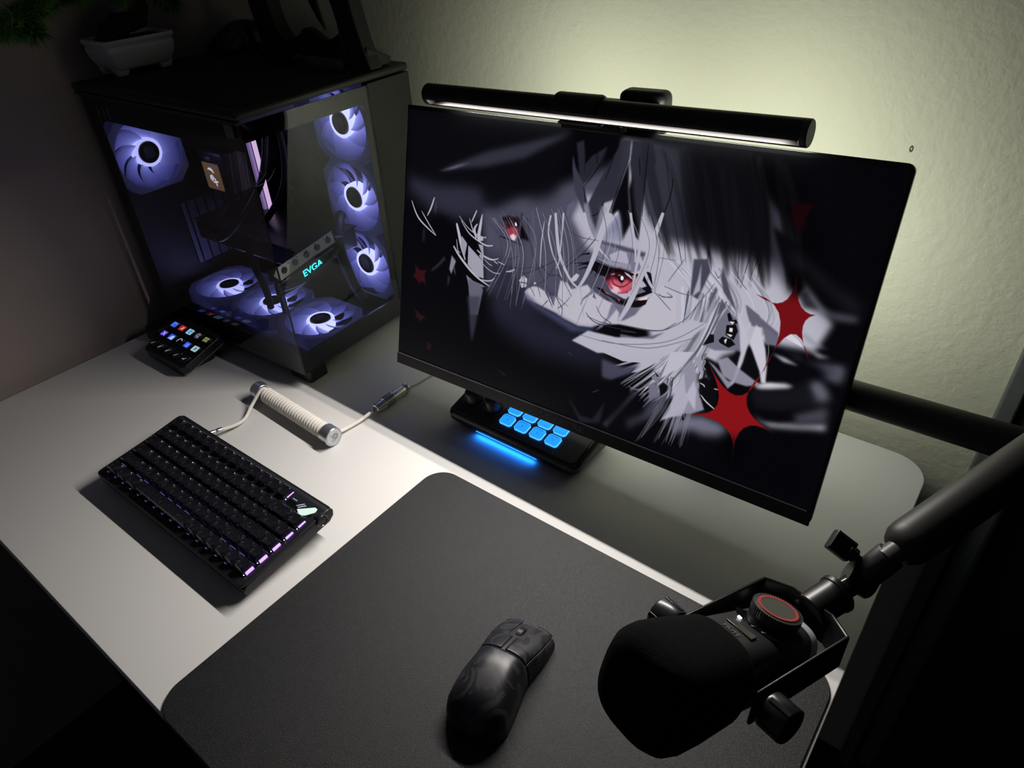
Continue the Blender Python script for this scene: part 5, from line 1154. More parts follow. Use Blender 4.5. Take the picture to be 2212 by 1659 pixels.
# ================================================================ computer mouse
def mouse_surface(Lm, Wm, Hm, skew=.0):
    def prof_w(t): return Wm/2*(.60+.40*min(1, (t/.16)**.5) if t < .16 else 1.0-.10*math.exp(-((t-.55)/.16)**2)-(.06*((t-.75)/.25)**2 if t > .75 else 0))
    def prof_h(t): return Hm*(.42+.58*math.sin(math.pi*min(1, (t+.22)/1.24))**.9) if t > .02 else Hm*.56
    def f(t, s):
        e = 1.0
        if t < .12: e = math.sqrt(max(0, 1-((.12-t)/.12)**2))*.55+.45 if t > 0 else .45
        w = prof_w(t)*e; h = prof_h(t)*(.55+.45*math.sin(math.pi/2*min(1, t/.22))); h *= 1-.30*max(0, (t-.45)/.55)**1.6
        a = math.pi*(1-s); cx = math.cos(a); sz = math.sin(a)
        x = w*math.copysign(abs(cx)**.72, cx); z = h*sz**.62
        if abs(cx) > .93: x *= 1-.10*(1-sz)*0
        x += skew*math.sin(t*math.pi); z += .0012*cx*(1 if skew else 0)*sz*3
        y = (t-.5)*Lm
        if t > .9: y -= (abs(cx)**2)*.004*(t-.9)/.1
        return Vector((x, y, max(z, 0)+.0008))
    return f
def patch(f, t0, t1, s0, s1, nt_=20, ns=20, off=0.0, cb=None):
    bm = NB(); g = []
    for i in range(nt_+1):
        r_ = []
        for j in range(ns+1):
            t = t0+(t1-t0)*i/nt_; s = s0+(s1-s0)*j/ns
            if cb: t = cb(t, s, i/nt_)
            r_.append(bm.verts.new(f(t, s)*(1) if off == 0 else f(t, s)+Vector((0, 0, off))))
        g.append(r_)
    for i in range(nt_):
        for j in range(ns): bm.faces.new((g[i][j], g[i][j+1], g[i+1][j+1], g[i+1][j]))
    return bm
shellm = mat('mouse_shell', (.008, .008, .011), .40, noise=(30, (.026, .026, .030), .50, .56, 3.2), spec=.45)
def mouse(name, M, label, Lm, Wm, Hm, m, skew):
    E_ = empty(name, M, label, 'mouse'); f = mouse_surface(Lm, Wm, Hm, skew)
    seam = lambda t, s: t-.045*(abs(s-.5)*2)**2
    core = patch(lambda t, s: f(t, s)*.985, 0, 1, 0, 1, 30, 26)
    bot = [f(i/30, 0)*.985 for i in range(31)]+[f(1-i/30, 1)*.985 for i in range(31)]
    core.faces.new([core.verts.new((p.x, p.y, .0006)) for p in bot])
    nose = [f(1, j/26)*.985 for j in range(27)]; core.faces.new([core.verts.new(p) for p in nose])
    tail = [f(0, j/26)*.985 for j in range(27)]; core.faces.new([core.verts.new(p) for p in tail])
    obj('inner_body', core, mat('mouse_core', (.008, .008, .009), .5), E_, smooth=True, angle=60)
    def part(nm, bm, col=m):
        o = obj(nm, bm, col, E_, smooth=True, angle=70); sd = o.modifiers.new('thick', 'SOLIDIFY'); sd.thickness = .0009; sd.offset = -1; return o
    tc_ = .60
    def rear(t, s, k): return t if k < .999 else seam(tc_, s)
    part('palm_shell', patch(lambda t, s: f(t*seam(tc_, s)/tc_, s), 0, tc_, 0, 1, 30, 40))
    part('side_skirt', patch(lambda t, s: f(seam(tc_+.006, s)+(t-tc_)/(1-tc_)*(1-seam(tc_+.006, s)), s), tc_, 1, 0, .19, 16, 8))
    part('side_skirt', patch(lambda t, s: f(seam(tc_+.006, s)+(t-tc_)/(1-tc_)*(1-seam(tc_+.006, s)), s), tc_, 1, .81, 1, 16, 8))
    def btn(s0, s1, front):
        def g(t, s):
            q = (t-tc_)/(1-tc_)
            ss = s
            if q > .42 and s0 < .3 and s > .5-.06: ss = min(s, .5-.055)
            if q > .42 and s0 > .3 and s < .5+.06: ss = max(s, .5+.055)
            tt = seam(tc_+.008, ss)+q*(front-seam(tc_+.008, ss)); p = f(min(tt, 1), ss); p.y += max(0, tt-1)*Lm; p.z += .0004; return p
        return patch(g, tc_, 1, s0, s1, 22, 18)
    part('left_button', btn(.20, .492, 1.015)); part('right_button', btn(.508, .80, 1.015))
    c = f(.875, .5); b = NB(); lathe(b, [(0, -.0034), (.0098, -.0034), (.0108, -.0022), (.0108, .0022), (.0098, .0034), (0, .0034)], 40, T(c.x, c.y-.004, c.z-.0066) @ RY(90))
    wh = obj('scroll_wheel', b, mat('wheel_rubber', (.02, .02, .02), .45), E_, smooth=True, angle=30)
    b = NB()
    for k in range(40): box(b, -.0026, .0026, .0106, .0112, -.0004, .0004, T(c.x, c.y-.004, c.z-.0066) @ RX(9*k) @ RY(0))
    obj('wheel_ridges', b, MATS['wheel_rubber'], wh)
    return E_
md = Vector((.9440, -.4925, 0)); mr = Vector((.9640, -.6130, 0)); mc = (md+mr)/2; ang = math.atan2(-(md.x-mr.x), md.y-mr.y)
mouse('computer_mouse', Matrix.Translation((mc.x, mc.y, .0034)) @ Matrix.Rotation(ang, 4, 'Z'), 'black wireless mouse with a smoky swirl finish lying on the desk mat', .127, .064, .042, shellm, -.003)
ms2 = mouse('computer_mouse', Matrix.Translation((.030, -.075, CH+.0006)) @ Matrix.Rotation(R(176), 4, 'Z'), 'plain black mouse parked on the computer case roof beside the bonsai', .100, .066, .043, mat('mouse_plain', (.012, .012, .013), .4), 0)
# ================================================================ stream keypad (tilted face towards the camera)
SP = Matrix.Translation((.142, -.3990, .0320)) @ Matrix.Rotation(.1228-.10, 4, 'Z') @ Matrix.Rotation(.262, 4, 'X')
SD = empty('key_pad', SP, 'small black macro pad with fifteen lit picture keys beside the computer case', 'macro pad')
bodym = mat('pad_black', (.012, .012, .013), .35)
b = prism(NB(), rrect(-.0595, .0595, -.0410, .0440, .010, 6), -.0150, 0)
obj('body', b, bodym, SD, bevel=.0022, seg=3)
b = ring_prism(NB(), rrect(-.0597, .0597, -.0412, .0442, .010, 6), rrect(-.0590, .0590, -.0405, .0435, .0095, 6), -.0160, -.0142)
obj('edge_band', b, mat('edge_band_grey', (.13, .125, .12), .35), SD)
# wedge stand reaching down to the desk
SI = SP.inverted(); q = [(-.045, -.0360, .0), (.045, -.0360, .0), (.045, .028, .0), (-.045, .028, .0)]
bm_ = NB(); lo = [bm_.verts.new(SI @ Vector((.142+x, -.399+y, .0005))) for x, y, _ in q]
hi = [bm_.verts.new((x, y, -.0150)) for x, y in ((-.048, -.028), (.048, -.028), (.048, .036), (-.048, .036))]
bm_.faces.new(lo); bm_.faces.new(hi)
for i in range(4): bm_.faces.new((lo[i], lo[(i+1) % 4], hi[(i+1) % 4], hi[i]))
obj('stand', bm_, BLKM, SD, bevel=.003)
obj('key_recess', prism(NB(), rrect(-.0575, .0575, -.0365, .0375, .004, 4), .0, .0003), mat('pad_face', (.006, .006, .007), .25), SD)
KP = .0232
def icon(parent, fn, col, s):
    b = NB(); fn(b); obj('icon', b, glow('icon_%02d%02d%02d_%d' % (int(col[0]*99), int(col[1]*99), int(col[2]*99), int(s*100)), col, s*.75), parent)
def rr_(b, x0, x1, y0, y1, r=.0015, z=.0031): prism(b, rrect(x0, x1, y0, y1, r, 4), z, z+.0001)
BL = (.04, .16, .95)
designs = {
 (0, 2): [('r', (-.0075, .0065, -.0055, .0055), BL, .75), ('arc', (.0, .0, .0030, .0040, 0, 250), (.35, .55, 1), .9)],
 (1, 2): [('r', (-.0075, .0065, -.0055, .0055), (.75, .03, .04), .7), ('tri', ((-.0020, -.0025), (.0005, -.0035), (.0035, .0025), (.0012, .0028), (-.0005, -.0012)), (.9, .9, .9), .9)],
 (2, 2): [('r', (-.0078, .0068, -.0058, .0058), (.35, .68, .95), .85), ('arc', (.0005, .0, .0022, .0036, 0, 300), (.05, .22, .45), .3)],
 (3, 2): [('arc', (0, 0, .0050, .0058, 20, 330), (.35, .35, .55), .7), ('arc', (.0004, 0, .0020, .0034, 40, 360), (.5, .55, .75), .8)],
 (4, 2): [('r', (-.0060, -.0006, .0004, .0046, .0003), (.42, .42, .14), .6), ('r', (.0002, .0056, .0004, .0046, .0003), (.42, .42, .14), .6), ('r', (-.0060, -.0006, -.0046, -.0004, .0003), (.42, .42, .14), .6), ('r', (.0002, .0056, -.0046, -.0004, .0003), (.42, .42, .14), .6)],
 (0, 1): [('r', (-.0072, .0062, -.0055, .0055), (.10, .06, .70), .8), ('tri', ((-.005, -.0035), (-.003, -.0040), (.0045, .0030), (.0030, .0040)), (.5, .45, 1), 1), ('tri', ((-.004, .0035), (-.002, .0040), (.0040, -.0030), (.0025, -.0040)), (.5, .45, 1), 1)],
 (1, 1): [('r', (-.0078, .0066, -.0058, .0058), (.03, .12, .85), .85), ('tri', ((-.0045, -.0050), (.0055, -.0050), (.0055, .0030), (-.0010, .0030)), (.55, .75, 1), .9), ('r', (.0008, .0030, -.0018, .0002, .0004), (.02, .05, .3), .2)],
 (2, 1): [('arc', (0, 0, .0040, .0056, 20, 170), (.45, .62, .68), .8), ('r', (-.0058, -.0040, -.0035, .0016, .0005), (.45, .62, .68), .6)],
 (3, 1): [('r', (-.0075, .0062, -.0058, .0055), (.03, .09, .70), .9), ('r', (-.0042, .0034, -.0046, .0030), (.25, .45, .95), .9), ('r', (-.0020, .0014, -.0024, .0012, .0004), (.02, .07, .5), .3)],
 (4, 1): [('r', (-.0078, .0064, -.0058, .0055), (.45, .66, .78), .9), ('tri', ((-.003, -.0030), (-.0018, -.0034), (.0030, .0028), (.0018, .0034)), (.02, .03, .06), .1), ('tri', ((-.0025, .0028), (-.0013, .0032), (.0028, -.0028), (.0016, -.0032)), (.02, .03, .06), .1)],
 (0, 0): [('tri', ((-.0045, -.0035), (-.0010, -.0035), (.0035, .0025), (.0010, .0010)), (.20, .26, .28), .7)],
 (1, 0): [('arc', (.0018, .0014, .0014, .0025, 0, 360), (.10, .10, .13), .6), ('tri', ((-.0050, -.0045), (-.0025, -.0050), (.0010, .0), (-.0010, .0010)), (.26, .32, .32), .8)],
 (2, 0): [('arc', (.0018, .0014, .0014, .0025, 0, 360), (.10, .10, .13), .6), ('tri', ((-.0050, -.0045), (-.0025, -.0050), (.0010, .0), (-.0010, .0010)), (.26, .32, .32), .8)],
 (3, 0): [('tri', ((-.0040, -.0042), (-.0002, -.0045), (.0035, .0025), (.0015, .0015)), (.16, .22, .26), .7), ('r', (-.0012, .0004, -.0026, -.0010, .0004), (.4, .5, .5), .8)],
 (4, 0): [('tri', ((-.0055, -.0020), (.0, -.0038), (.0040, .0025), (.0005, .0000)), (.22, .30, .34), .8)]}
for j in range(3):
    for i in range(5):
        kx, ky = (i-2)*KP-.0006, (j-1)*KP
        b = prism(NB(), rrect(-.0082, .0082, -.0078, .0078, .0022, 4), .0003, .0030)
        k_ = obj('picture_key', b, mat('key_black_gloss', (.012, .013, .016), .18), SD, bevel=.0006); k_.location = (kx, ky, 0)
        for d in designs.get((i, j), []):
            if d[0] == 'r': a = d[1]; icon(k_, lambda b: rr_(b, *a), d[2], d[3])
            elif d[0] == 'arc': a = d[1]; icon(k_, lambda b: lathe(b, [(a[2], .0032), (a[3], .0032), (a[3], .0033), (a[2], .0033)], 20, T(a[0], a[1], 0), a[4], a[5]), d[2], d[3])
            else: a = d[1]; icon(k_, lambda b: prism(b, list(a), .00325, .00335), d[2], d[3])
# dark handheld remote-like device leaning behind the pad, in the shadow of the case
b = NB(); prism(b, rrect(.018, .058, -.4050, -.3450, .014, 8), .0006, .0260)
g = obj('small_device', b, mat('puck_black', (.008, .008, .009), .5), bevel=.006, seg=3); tag(g, 'small black rounded device behind the macro pad against the left wall', 'device')
# ================================================================ audio interface
AI = empty('audio_interface', Matrix.Translation((.7480, -.2620, 0)) @ Matrix.Rotation(R(0), 4, 'Z'), 'black audio mixer with blue glowing pads under the lower monitor edge', 'audio mixer')
HW = .1115
side_pts = [(.0, .006), (.004, .0), (.080, .0), (.086, .008), (.086, .046), (.080, .050), (.004, .0270), (.0, .0225)]
# body: rounded outline, sloping top
b = NB(); outl = rrect(-HW, HW, -.0160, .0760, (.012, .012, .014, .014), 8)
def topz(y): return .0270+(y+.016)*.215
lo = [b.verts.new((x*.90, (y-.03)*.76+.03, .0)) for x, y in outl]; m1 = [b.verts.new((x, y, .0155)) for x, y in outl]; m2 = [b.verts.new((x, y, topz(y)-.005)) for x, y in outl]; hi = [b.verts.new((x*.965, (y-.03)*.93+.03, topz(y))) for x, y in outl]
for A_, B_ in ((lo, m1), (m1, m2), (m2, hi)):
    for i in range(len(lo)): b.faces.new((A_[i], A_[(i+1) % len(lo)], B_[(i+1) % len(lo)], B_[i]))
b.faces.new(lo[::-1]); b.faces.new(hi)
obj('body', b, mat('mixer_black', (.012, .012, .014), .32), AI, smooth=True, angle=40)
TS = math.atan(.215); TT = T(0, 0, .0270+.016*.215) @ Matrix.Rotation(TS, 4, 'X')
obj('top_plate', prism(NB(), rrect(-HW+.006, HW-.006, -.0115, .0720, .008, 6), .0002, .0012, TT), mat('mixer_top', (.024, .024, .030), .42), AI, bevel=.0006)
def knob(x, y):
    b = NB(); lathe(b, [(0, .0010), (.0125, .0010), (.0130, .0020), (.0120, .0050), (.0098, .0175), (.0086, .0190), (.0074, .0186), (0, .0184)], 36, TT @ T(x, y, 0))
    k_ = obj('knob', b, mat('knob_dark', (.022, .022, .026), .32), AI, smooth=True, angle=50)
    b = NB(); lathe(b, [(.0150, .0012), (.0155, .0016), (.0160, .0012)], 36, TT @ T(x, y, 0)); obj('knob_groove', b, mat('groove', (.03, .03, .035), .4), k_, smooth=True)
knob(-.0860, .0180); knob(-.0500, .0190); knob(-.0860, .0520); knob(-.0500, .0520)
padm = glow('pad_blue', (.012, .25, 1.0), 1.35); padr = glow('pad_rim', (.06, .36, 1.0), 1.7)
ink = mat('pad_ink', (.01, .05, .2), .5, emis=(.0, .10, .55), es=.8)
for r_ in range(2):
    for c_ in range(4):
        px, py = -.0165+.0255*c_, .0085+.0208*r_
        oct_ = [(x, y) for x, y in rrect(-.0102, .0102, -.0087, .0087, .0027, 1)]
        p_ = obj('pad', prism(NB(), oct_, .0012, .0036), padr, AI); p_.matrix_basis = TT @ T(px, py, 0)
        obj('pad_face', prism(NB(), [(x*.93, y*.92) for x, y in oct_], .0036, .0039), padm, p_)
        s_ = ('CUSTOM', ('MUTE', 'ECHO', 'PLAY', 'LOOP')[c_])[r_] if False else 'CUSTOM'
        if r_ == 0: text('print', 'CUSTOM', .0036, T(-.0025, .0058, .0042), ink, p_, .00003); text('print', 'ABCD'[c_], .0046, T(0, -.0002, .0042), ink, p_, .00003)
b = NB(); rod(b, (-.062, -.0088, .0058), (.044, -.0088, .0058), .0011, 10)
obj('light_bar', b, glow('under_blue', (.02, .30, 1), 2.5), AI)
area('mixer_underglow', (.748-.009, -.2620-.0102, .0055), (0, -.45, -.9), (1, 0, 0), .100, .002, .022, (.01, .20, 1), 150)
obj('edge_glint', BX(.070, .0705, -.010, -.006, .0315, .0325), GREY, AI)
# ================================================================ microphone (local x towards the foam front, y left, z up; origin on the fork pivot)
MM = Matrix.Translation((1.148, -.5408, .2010)) @ (Matrix.Rotation(-1.9111, 4, 'Z') @ Matrix.Rotation(-.2261, 4, 'Y') @ Matrix.Rotation(.0966, 4, 'X'))
MI = empty('microphone', MM, 'black broadcast microphone with foam windscreen and red ringed dial in a fork mount', 'microphone')
PT = RY(-12.3)                                   # the body is tipped up in its fork
def sqsec(rad, n, x, p=2.6, zs=1.0, M=PT):
    out = []
    for k in range(n):
        a = 2*math.pi*k/n; c_, s_ = math.cos(a), math.sin(a); d = (abs(c_)**p+abs(s_)**p)**(-1/p)
        out.append(M @ Vector((x, rad*d*c_, rad*zs*d*s_)))
    return out
def loft(bm, secs, cap=True):
    V = [[bm.verts.new(q) for q in s_] for s_ in secs]; n = len(V[0])
    for A_, B_ in zip(V, V[1:]):
        for i in range(n): bm.faces.new((A_[i], A_[(i+1) % n], B_[(i+1) % n], B_[i]))
    if cap: bm.faces.new(V[0][::-1]); bm.faces.new(V[-1])
    return bm
foam = mat('windscreen_foam', (.0035, .0035, .004), .95, bump=(1400, 1, .002), spec=.1)
ss = [(.0070, .0275), (.0090, .0305), (.0130, .0318), (.0260, .0330), (.050, .0352), (.066, .0358), (.076, .0345), (.083, .0305), (.0868, .0240), (.0880, .012), (.0884, .003)]
obj('foam_windscreen', loft(NB(), [sqsec(r_, 56, x, 2.9) for x, r_ in ss]), foam, MI, smooth=True, angle=80)
micm = mat('mic_body', (.020, .020, .022), .36)
ss = [(-.0830, .018), (-.0825, .0210), (-.0800, .0235), (-.0600, .0255), (.012, .0280)]
obj('body', loft(NB(), [sqsec(r_, 64, x, 3.4) for x, r_ in ss]), micm, MI, smooth=True, angle=50)
obj('grey_band', loft(NB(), [sqsec(r_, 64, x, 3.4) for x, r_ in ((-.0772, .0236), (-.0770, .0252), (-.0692, .0258), (-.0690, .0244))], False), mat('band_grey', (.42, .42, .44), .35), MI, smooth=True)
TD = PT @ T(-.0470, 0, .0235)
b = NB(); cyl(b, .0172, 0, .0135, 48, TD, .0008); dial = obj('dial', b, mat('dial_black', (.012, .012, .012), .4), MI, smooth=True)
b = NB()
for k in range(56): box(b, .0166, .0178, -.0005, .0005, .0085, .0135, TD @ RZ(360/56*k))
obj('knurling', b, mat('knurl_dark', (.06, .06, .06), .4), dial)
b = NB(); lathe(b, [(.0122, .0136), (.0123, .0141), (.0146, .0141), (.0147, .0136)], 48, TD); obj('red_ring', b, mat('ring_red', (.30, .035, .035), .4, emis=(.5, .02, .02), es=.035), dial, smooth=True)
b = NB(); cyl(b, .0121, .0135, .0139, 48, TD); obj('dial_face', b, mat('dial_face', (.05, .052, .044), .35), dial)
zt = .0258
b = NB(); lathe(b, [(.0185, 0), (.0185, .0010), (.0265, .0010), (.0265, 0)], 20, PT @ T(-.047, 0, zt+.0002), -48, 48); obj('touch_panel', b, GLB, MI)
b = prism(NB(), [(-.0125, -.0100), (-.0060, -.0112), (-.0050, .0112), (-.0125, .0105)], zt+.0010, zt+.0026, PT); obj('mute_button', b, mat('mute_button', (.045, .048, .040), .25), MI, bevel=.0005)
text('lettering', 'MUTE', .0052, PT @ T(.0015, -.001, zt+.0024) @ RZ(90), mat('print_grey', (.13, .13, .13), .5), MI, .0001)
b = NB()
for q_ in (-20, 14, 34): pass
prism(b, [(-.0012, -.0014), (.0012, -.0012), (.0014, .0012), (-.0006, .0016)], zt+.0012, zt+.0020, PT @ T(-.0205, -.0100, 0))
obj('status_light', b, glow('status_white', (.9, .92, 1), 4), MI)
b = NB()
for q_ in ((-.0215, .0), (-.0232, .0075)):
    prism(b, [(-.0007, -.0008), (.0007, -.0008), (.0007, .0008), (-.0007, .0008)], zt+.0012, zt+.0018, PT @ T(q_[0], q_[1], 0)); prism(b, [(-.0004, -.0003), (.0004, -.0003), (.0004, .0003), (-.0004, .0003)], zt+.0012, zt+.0018, PT @ T(q_[0]-.0014, q_[1]+.001, 0))
obj('level_mark', b, mat('level_grey', (.2, .2, .2), .4), MI)
# fork
w_, t_, b1, b2, cw = .0372, .0030, -.0908, -.1023, .0175
path = [(.010, w_), (b1, w_), (b2, cw), (b2, -cw), (b1, -w_), (.010, -w_)]
ins = [(.010, w_-t_), (b1+.0012, w_-t_), (b2+t_, cw-.001), (b2+t_, -cw+.001), (b1+.0012, -w_+t_), (.010, -w_+t_)]
b = prism(NB(), path+ins[::-1], -.0139, .0139); obj('fork', b, mat('fork_metal', (.012, .012, .013), .34, .5), MI, bevel=.0012, angle=20)
b = NB(); lathe(b, [(0, .0), (.0022, .0), (.0018, .0009), (0, .0012)], 16, frame((b2+t_, -.010, .006), (1, 0, 0))); obj('screw', b, STEEL, MI, smooth=True)
knm = mat('fork_knob', (.022, .022, .025), .28, .3)
for s_ in (1, -1):
    b = NB(); F = frame((0, s_*(w_-.001), 0), (0, s_, 0)); lathe(b, [(0, 0), (.0085, 0), (.0090, .001), (.0090, .0030), (.0122, .0040), (.0128, .0055), (.0128, .0205), (.0120, .0218), (.0108, .0222), (0, .0222)], 40, F)
    k_ = obj('fork_knob', b, knm, MI, smooth=True, angle=40)
    b = NB()
    for k in range(4): box(b, .0124, .0134, -.0018, .0018, .0055, .0212, F @ RZ(90*k+20))
    obj('grip_ridge', b, knm, k_, bevel=.0005)
    b = NB(); rod(b, (0, s_*.024, 0), (0, s_*(w_-.001), 0), .005, 20); obj('pivot', b, DKM, MI, smooth=True)
mo_ = Vector((-.1005, .0, .0030)); mdir = (Vector((-.1392, .0060, .0185))-mo_).normalized()
b = NB(); lathe(b, [(0, 0), (.0130, 0), (.0138, .001), (.0138, .0250), (.0150, .0256), (.0152, .0290), (.0140, .0305), (.0095, .0312), (0, .0312)], 40, frame(mo_, mdir))
obj('mount_sleeve', b, mat('sleeve_gloss', (.012, .012, .012), .36), MI, smooth=True, angle=35)
# ================================================================ boom arm
BA = empty('boom_arm', (1.02, -.02, 0), 'long black tubular microphone boom arm reaching in from the right', 'microphone arm')
bpy.context.view_layer.update()
armm = mat('arm_matte', (.022, .022, .021), .48, spec=.4)
def ba(o): return L(o, BA)
T0, T1 = Vector((1.2176, -.3880, .2180)), Vector((1.2869, -.2480, .2591)); dT = (T1-T0).normalized(); T1 = T1+dT*.02
b = NB(); lathe(b, [(0, 0), (.0085, .0002), (.0135, .0030), (.0168, .0090), (.0176, .0150), (.0176, (T1-T0).length)], 48, frame(T0, dT)); ba(obj('upper_tube', b, armm, BA, smooth=True, angle=60))
A1 = Vector((1.3010, -.2420, .2450)); A0 = Vector((1.1304, -.1898, .2064))*2-Vector((1.2621, -.2344, .2406))
b = NB(); rod(b, A0, A1, .0158, 36, .003); ba(obj('lower_tube', b, armm, BA, smooth=True))
b = NB(); cyl(b, .019, A1.z-.022, T1.z+.020, 32, T(A1.x+.006, A1.y+.001, 0), .003); ba(obj('elbow', b, armm, BA, smooth=True))
b = NB(); rod(b, A0, (A0.x-.01, A0.y+.004, .02), .016, 32, .003); ba(obj('swivel_post', b, armm, BA, smooth=True))
b = NB(); box(b, A0.x-.045, A0.x+.025, A0.y-.02, A0.y+.03, .0004, .022); ba(obj('base_block', b, armm, BA, bevel=.004))
J = Vector((1.2028, -.4050, .1925)); sl = MM @ (mo_+mdir*.0325)
b = NB(); rod(b, sl, J, .0080, 28, .001); lathe(b, [(0, -.0105), (.0100, -.0105), (.0120, -.0085), (.0120, .0085), (.0100, .0105), (0, .0105)], 36, frame(J, (.93, .15, -.33)))
hg = ba(obj('hinge', b, mat('hinge_gloss', (.012, .012, .012), .14), BA, smooth=True, angle=40))
hd = (T0-J).normalized()
b = NB(); rod(b, J+hd*.004, T0-dT*.004, .0112, 32, .002); ba(obj('hinge_sleeve', b, armm, BA, smooth=True))
b = NB(); rod(b, T0-dT*.012, T0+dT*.002, .0085, 24); ba(obj('neck', b, mat('neck_grey', (.06, .06, .06), .4), BA, smooth=True))
K0 = J+(T0-J)*.35; kd = Vector((-.80, -.12, .45)).normalized()
b = NB(); rod(b, K0, K0+kd*.026, .0030, 16); ba(obj('knob_stem', b, DKM, BA, smooth=True))
b = NB(); prism(b, rrect(-.0085, .0085, -.0045, .0045, .0022, 4), .020, .038, frame(K0, kd, dT)); cyl(b, .0058, .016, .024, 20, frame(K0, kd)); ba(obj('wing_knob', b, mat('wing_knob_black', (.018, .018, .018), .35), BA, bevel=.0008))
# ================================================================ bonsai on the case roof
BO = empty('bonsai', Matrix.Translation((.0160, -.2580, CH)) @ Matrix.Rotation(R(0), 4, 'Z'), 'artificial pine bonsai in a pale grey rectangular pot on the computer case', 'potted plant')
potm = mat('pot_glaze', (.72, .74, .76), .5)
def potsec(w, l, z, r=.006): return [(x, y, z) for x, y in rrect(-w, w, -l, l, r, 4)]
prof = [(.0270, .0440, .0075), (.0300, .0475, .0110), (.0345, .0525, .0230), (.0368, .0548, .0330), (.0372, .0552, .0372), (.0360, .0540, .0400), (.0362, .0542, .0420), (.0385, .0565, .0450), (.0390, .0570, .0490), (.0380, .0560, .0500), (.0345, .0525, .0500), (.0330, .0510, .0440)]
b = NB(); secs = [potsec(w_, l_, z_) for w_, l_, z_ in prof]; loft(b, secs); obj('pot', b, potm, BO, smooth=True, angle=60)
for x in (-.020, .020):
    for y in (-.036, .036):
        b = NB(); loft(b, [[(x+px_*q_, y+py_*q_, z_) for px_, py_ in ((-.0075, -.0110), (.0075, -.0110), (.0075, .0110), (-.0075, .0110))] for q_, z_ in ((.72, .0), (1.0, .0095))]); obj('pot_foot', b, potm, BO, bevel=.001)
obj('soil', BX(-.034, .034, -.052, .052, .040, .0455), mat('moss', (.02, .018, .012), .95, bump=(300, 1, .006)), BO)
barkm = mat('bark', (.030, .022, .016), .85, bump=(160, 1, .006))
def wob(pts, r0, r1, n=8):
    q = smoothpath(pts, n); return tube(NB(), q, lambda t: (r0+(r1-r0)*t)*(1+.12*math.sin(t*31)+.08*math.sin(t*57)), 12)
tr = [(.0, -.030, .040), (.002, -.022, .058), (.004, -.004, .066), (.008, .016, .070), (.012, .026, .084), (.010, .024, .102), (.004, .006, .116), (.0, -.02, .130)]
obj('trunk', wob(tr, .0185, .0095), barkm, BO, smooth=True)
obj('branch', wob([(.010, .024, .095), (.012, .045, .103), (.014, .070, .100)], .0065, .003), barkm, BO, smooth=True)
obj('branch', wob([(.008, .010, .108), (.018, -.030, .116), (.022, -.080, .108), (.022, -.125, .092)], .006, .003), barkm, BO, smooth=True)
needm = mat('needle_green', (.06, .20, .035), .5, noise=(40, (.16, .42, .06), .4, .65))
def tuft(name, clusters, cnt, ln, seed):
    rnd = random.Random(seed); b = NB()
    for (cx_, cy_, cz_, rx_, ry_, rz_) in clusters:
        for _ in range(cnt):
            d = Vector((rnd.gauss(0, 1), rnd.gauss(0, 1), rnd.gauss(0, 1))).normalized()
            c = Vector((cx_+d.x*rx_*.55, cy_+d.y*ry_*.55, cz_+d.z*rz_*.55)); dd = (d+Vector((rnd.gauss(0, .35), rnd.gauss(0, .35), rnd.gauss(0, .3)))).normalized()
            e = c+dd*ln*rnd.uniform(.6, 1.1)+Vector((0, 0, -.002)); s_ = dd.cross(Vector((rnd.random(), rnd.random(), rnd.random()))).normalized()*.00065
            m_ = (c+e)/2+Vector((0, 0, .0012))
            v = [b.verts.new(c+s_), b.verts.new(c-s_), b.verts.new(m_-s_*1.1), b.verts.new(e), b.verts.new(m_+s_*1.1)]
            b.faces.new(v)
    return obj(name, b, needm, BO)
tuft('foliage', [(.022, -.148, .096, .020, .026, .012), (.020, -.125, .104, .022, .024, .012), (.020, -.165, .084, .014, .018, .010), (.018, -.108, .112, .020, .022, .012), (.024, -.140, .078, .012, .018, .008), (.010, -.088, .118, .018, .020, .010)], 420, .021, 3)
tuft('foliage', [(.010, -.055, .112, .016, .018, .008), (-.004, -.030, .128, .020, .022, .010)], 380, .020, 5)
tuft('foliage', [(.022, .004, .104, .012, .012, .010), (.016, -.004, .120, .016, .016, .008)], 300, .021, 6)
tuft('foliage', [(.016, .068, .094, .012, .012, .008), (.016, .078, .084, .008, .010, .006), (.012, .050, .108, .014, .014, .007)], 220, .019, 8)
# ================================================================ display stand, claw knife and slim holder on the roof
ST = empty('display_stand', (.275, -.080, CH), 'black curved two legged display stand on the right rear of the case roof', 'display stand')
bpy.context.view_layer.update()
stm = mat('stand_black', (.012, .012, .012), .5)
MXZc = Matrix(((1, 0, 0, 0), (0, 0, 1, 0), (0, 1, 0, 0), (0, 0, 0, 1)))
z0 = CH+.0006
def curve2(p, n=6): return [(v.x, v.y) for v in smoothpath([(x, y, 0) for x, y in p], n)]
lft = curve2([(.148, z0), (.146, z0+.030), (.142, z0+.060), (.132, z0+.090), (.128, z0+.130)])+curve2([(.182, z0+.130), (.180, z0+.095), (.184, z0+.070), (.192, z0+.048), (.204, z0+.034)])+[(.212, z0+.030), (.212, z0)]
b = prism(NB(), lft, -.110, -.086, MXZc); L(obj('side_post', b, stm, ST, bevel=.0015), ST)
rgt = curve2([(.320, z0), (.322, z0+.030), (.322, z0+.055), (.316, z0+.080), (.306, z0+.105), (.300, z0+.130)])+curve2([(.356, z0+.130), (.354, z0+.100), (.360, z0+.065), (.370, z0+.030), (.381, z0)])
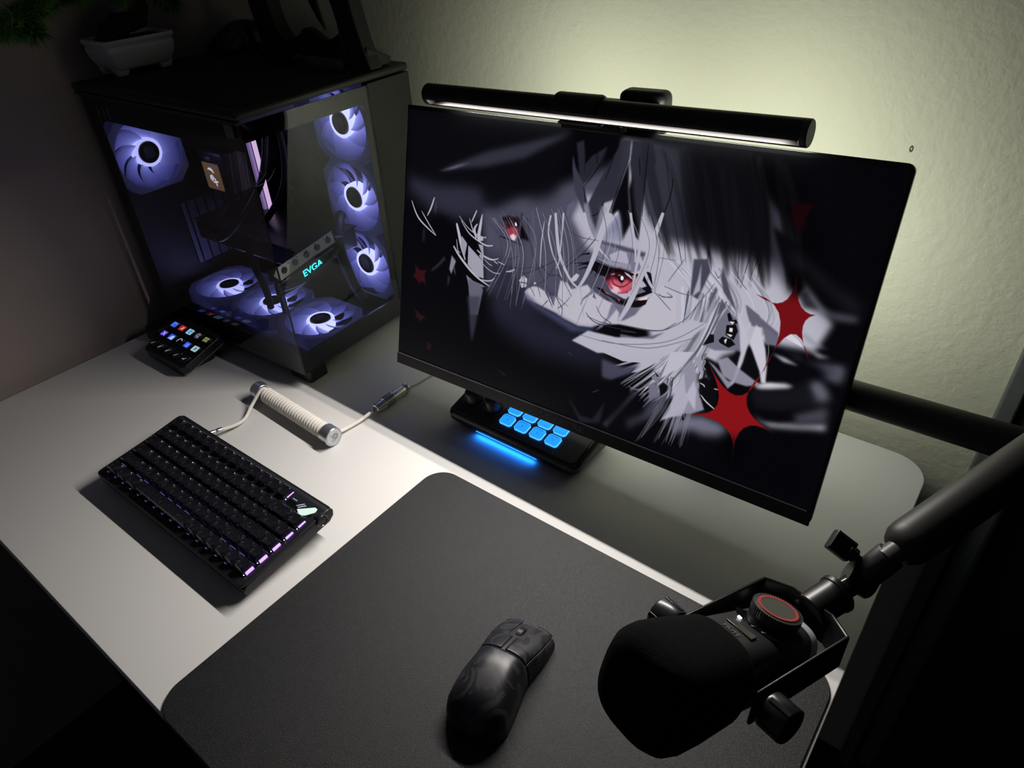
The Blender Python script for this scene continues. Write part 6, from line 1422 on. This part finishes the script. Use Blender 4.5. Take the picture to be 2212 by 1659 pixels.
b = prism(NB(), rgt, -.098, -.074, MXZc); L(obj('side_post', b, stm, ST, bevel=.0015), ST)
bar = curve2([(.196, z0+.038), (.212, z0+.033), (.230, z0+.038), (.246, z0+.048), (.262, z0+.047), (.282, z0+.037), (.298, z0+.035), (.330, z0+.048)])+[(.330, z0+.010), (.196, z0+.010)]
b = prism(NB(), bar, -.100, -.088, MXZc); L(obj('cross_board', b, stm, ST, bevel=.0012), ST)
for o_ in (((.150, .190), (-.106, -.064), .028), ((.326, .374), (-.094, -.052), .030)):
    b = NB(); (xa, xb), (ya, yb), hh = o_; prism(b, [(ya, z0), (yb, z0), (yb+.004, z0+.010), (ya, z0+hh)], xa, xb, Matrix(((0, 0, 1, 0), (1, 0, 0, 0), (0, 1, 0, 0), (0, 0, 0, 1))))
    L(obj('foot', b, stm, ST, bevel=.0015), ST)
kf = curve2([(.252, z0+.128), (.254, z0+.104), (.262, z0+.082), (.274, z0+.062), (.2865, z0+.0475)])+curve2([(.2868, z0+.048), (.281, z0+.068), (.278, z0+.084), (.280, z0+.094)])+[(.330, z0+.104), (.330, z0+.120)]
b = prism(NB(), kf, -.0930, -.0890, MXZc)
tag(obj('claw_knife', b, mat('blade_dark', (.020, .020, .020), .35, .4), bevel=.0008), 'dark curved claw shaped blade hanging point down between the stand posts', 'knife')
LH = empty('slim_holder', (.094, -.066, CH), 'thin black leaning rod on a small square foot between mouse and stand', 'holder')
bpy.context.view_layer.update()
b = NB(); loft(b, [[(.094+x, -.066+y, z_) for x, y in ((-s_, -s_), (s_, -s_), (s_, s_), (-s_, s_))] for s_, z_ in ((.0115, z0), (.0120, z0+.006), (.0085, z0+.0150))]); L(obj('foot', b, stm, LH, bevel=.001), LH)
b = NB(); rod(b, (.090, -.066, z0+.012), (.066, -.062, z0+.110), .0062, 16, .001); L(obj('rod', b, stm, LH, smooth=True), LH)
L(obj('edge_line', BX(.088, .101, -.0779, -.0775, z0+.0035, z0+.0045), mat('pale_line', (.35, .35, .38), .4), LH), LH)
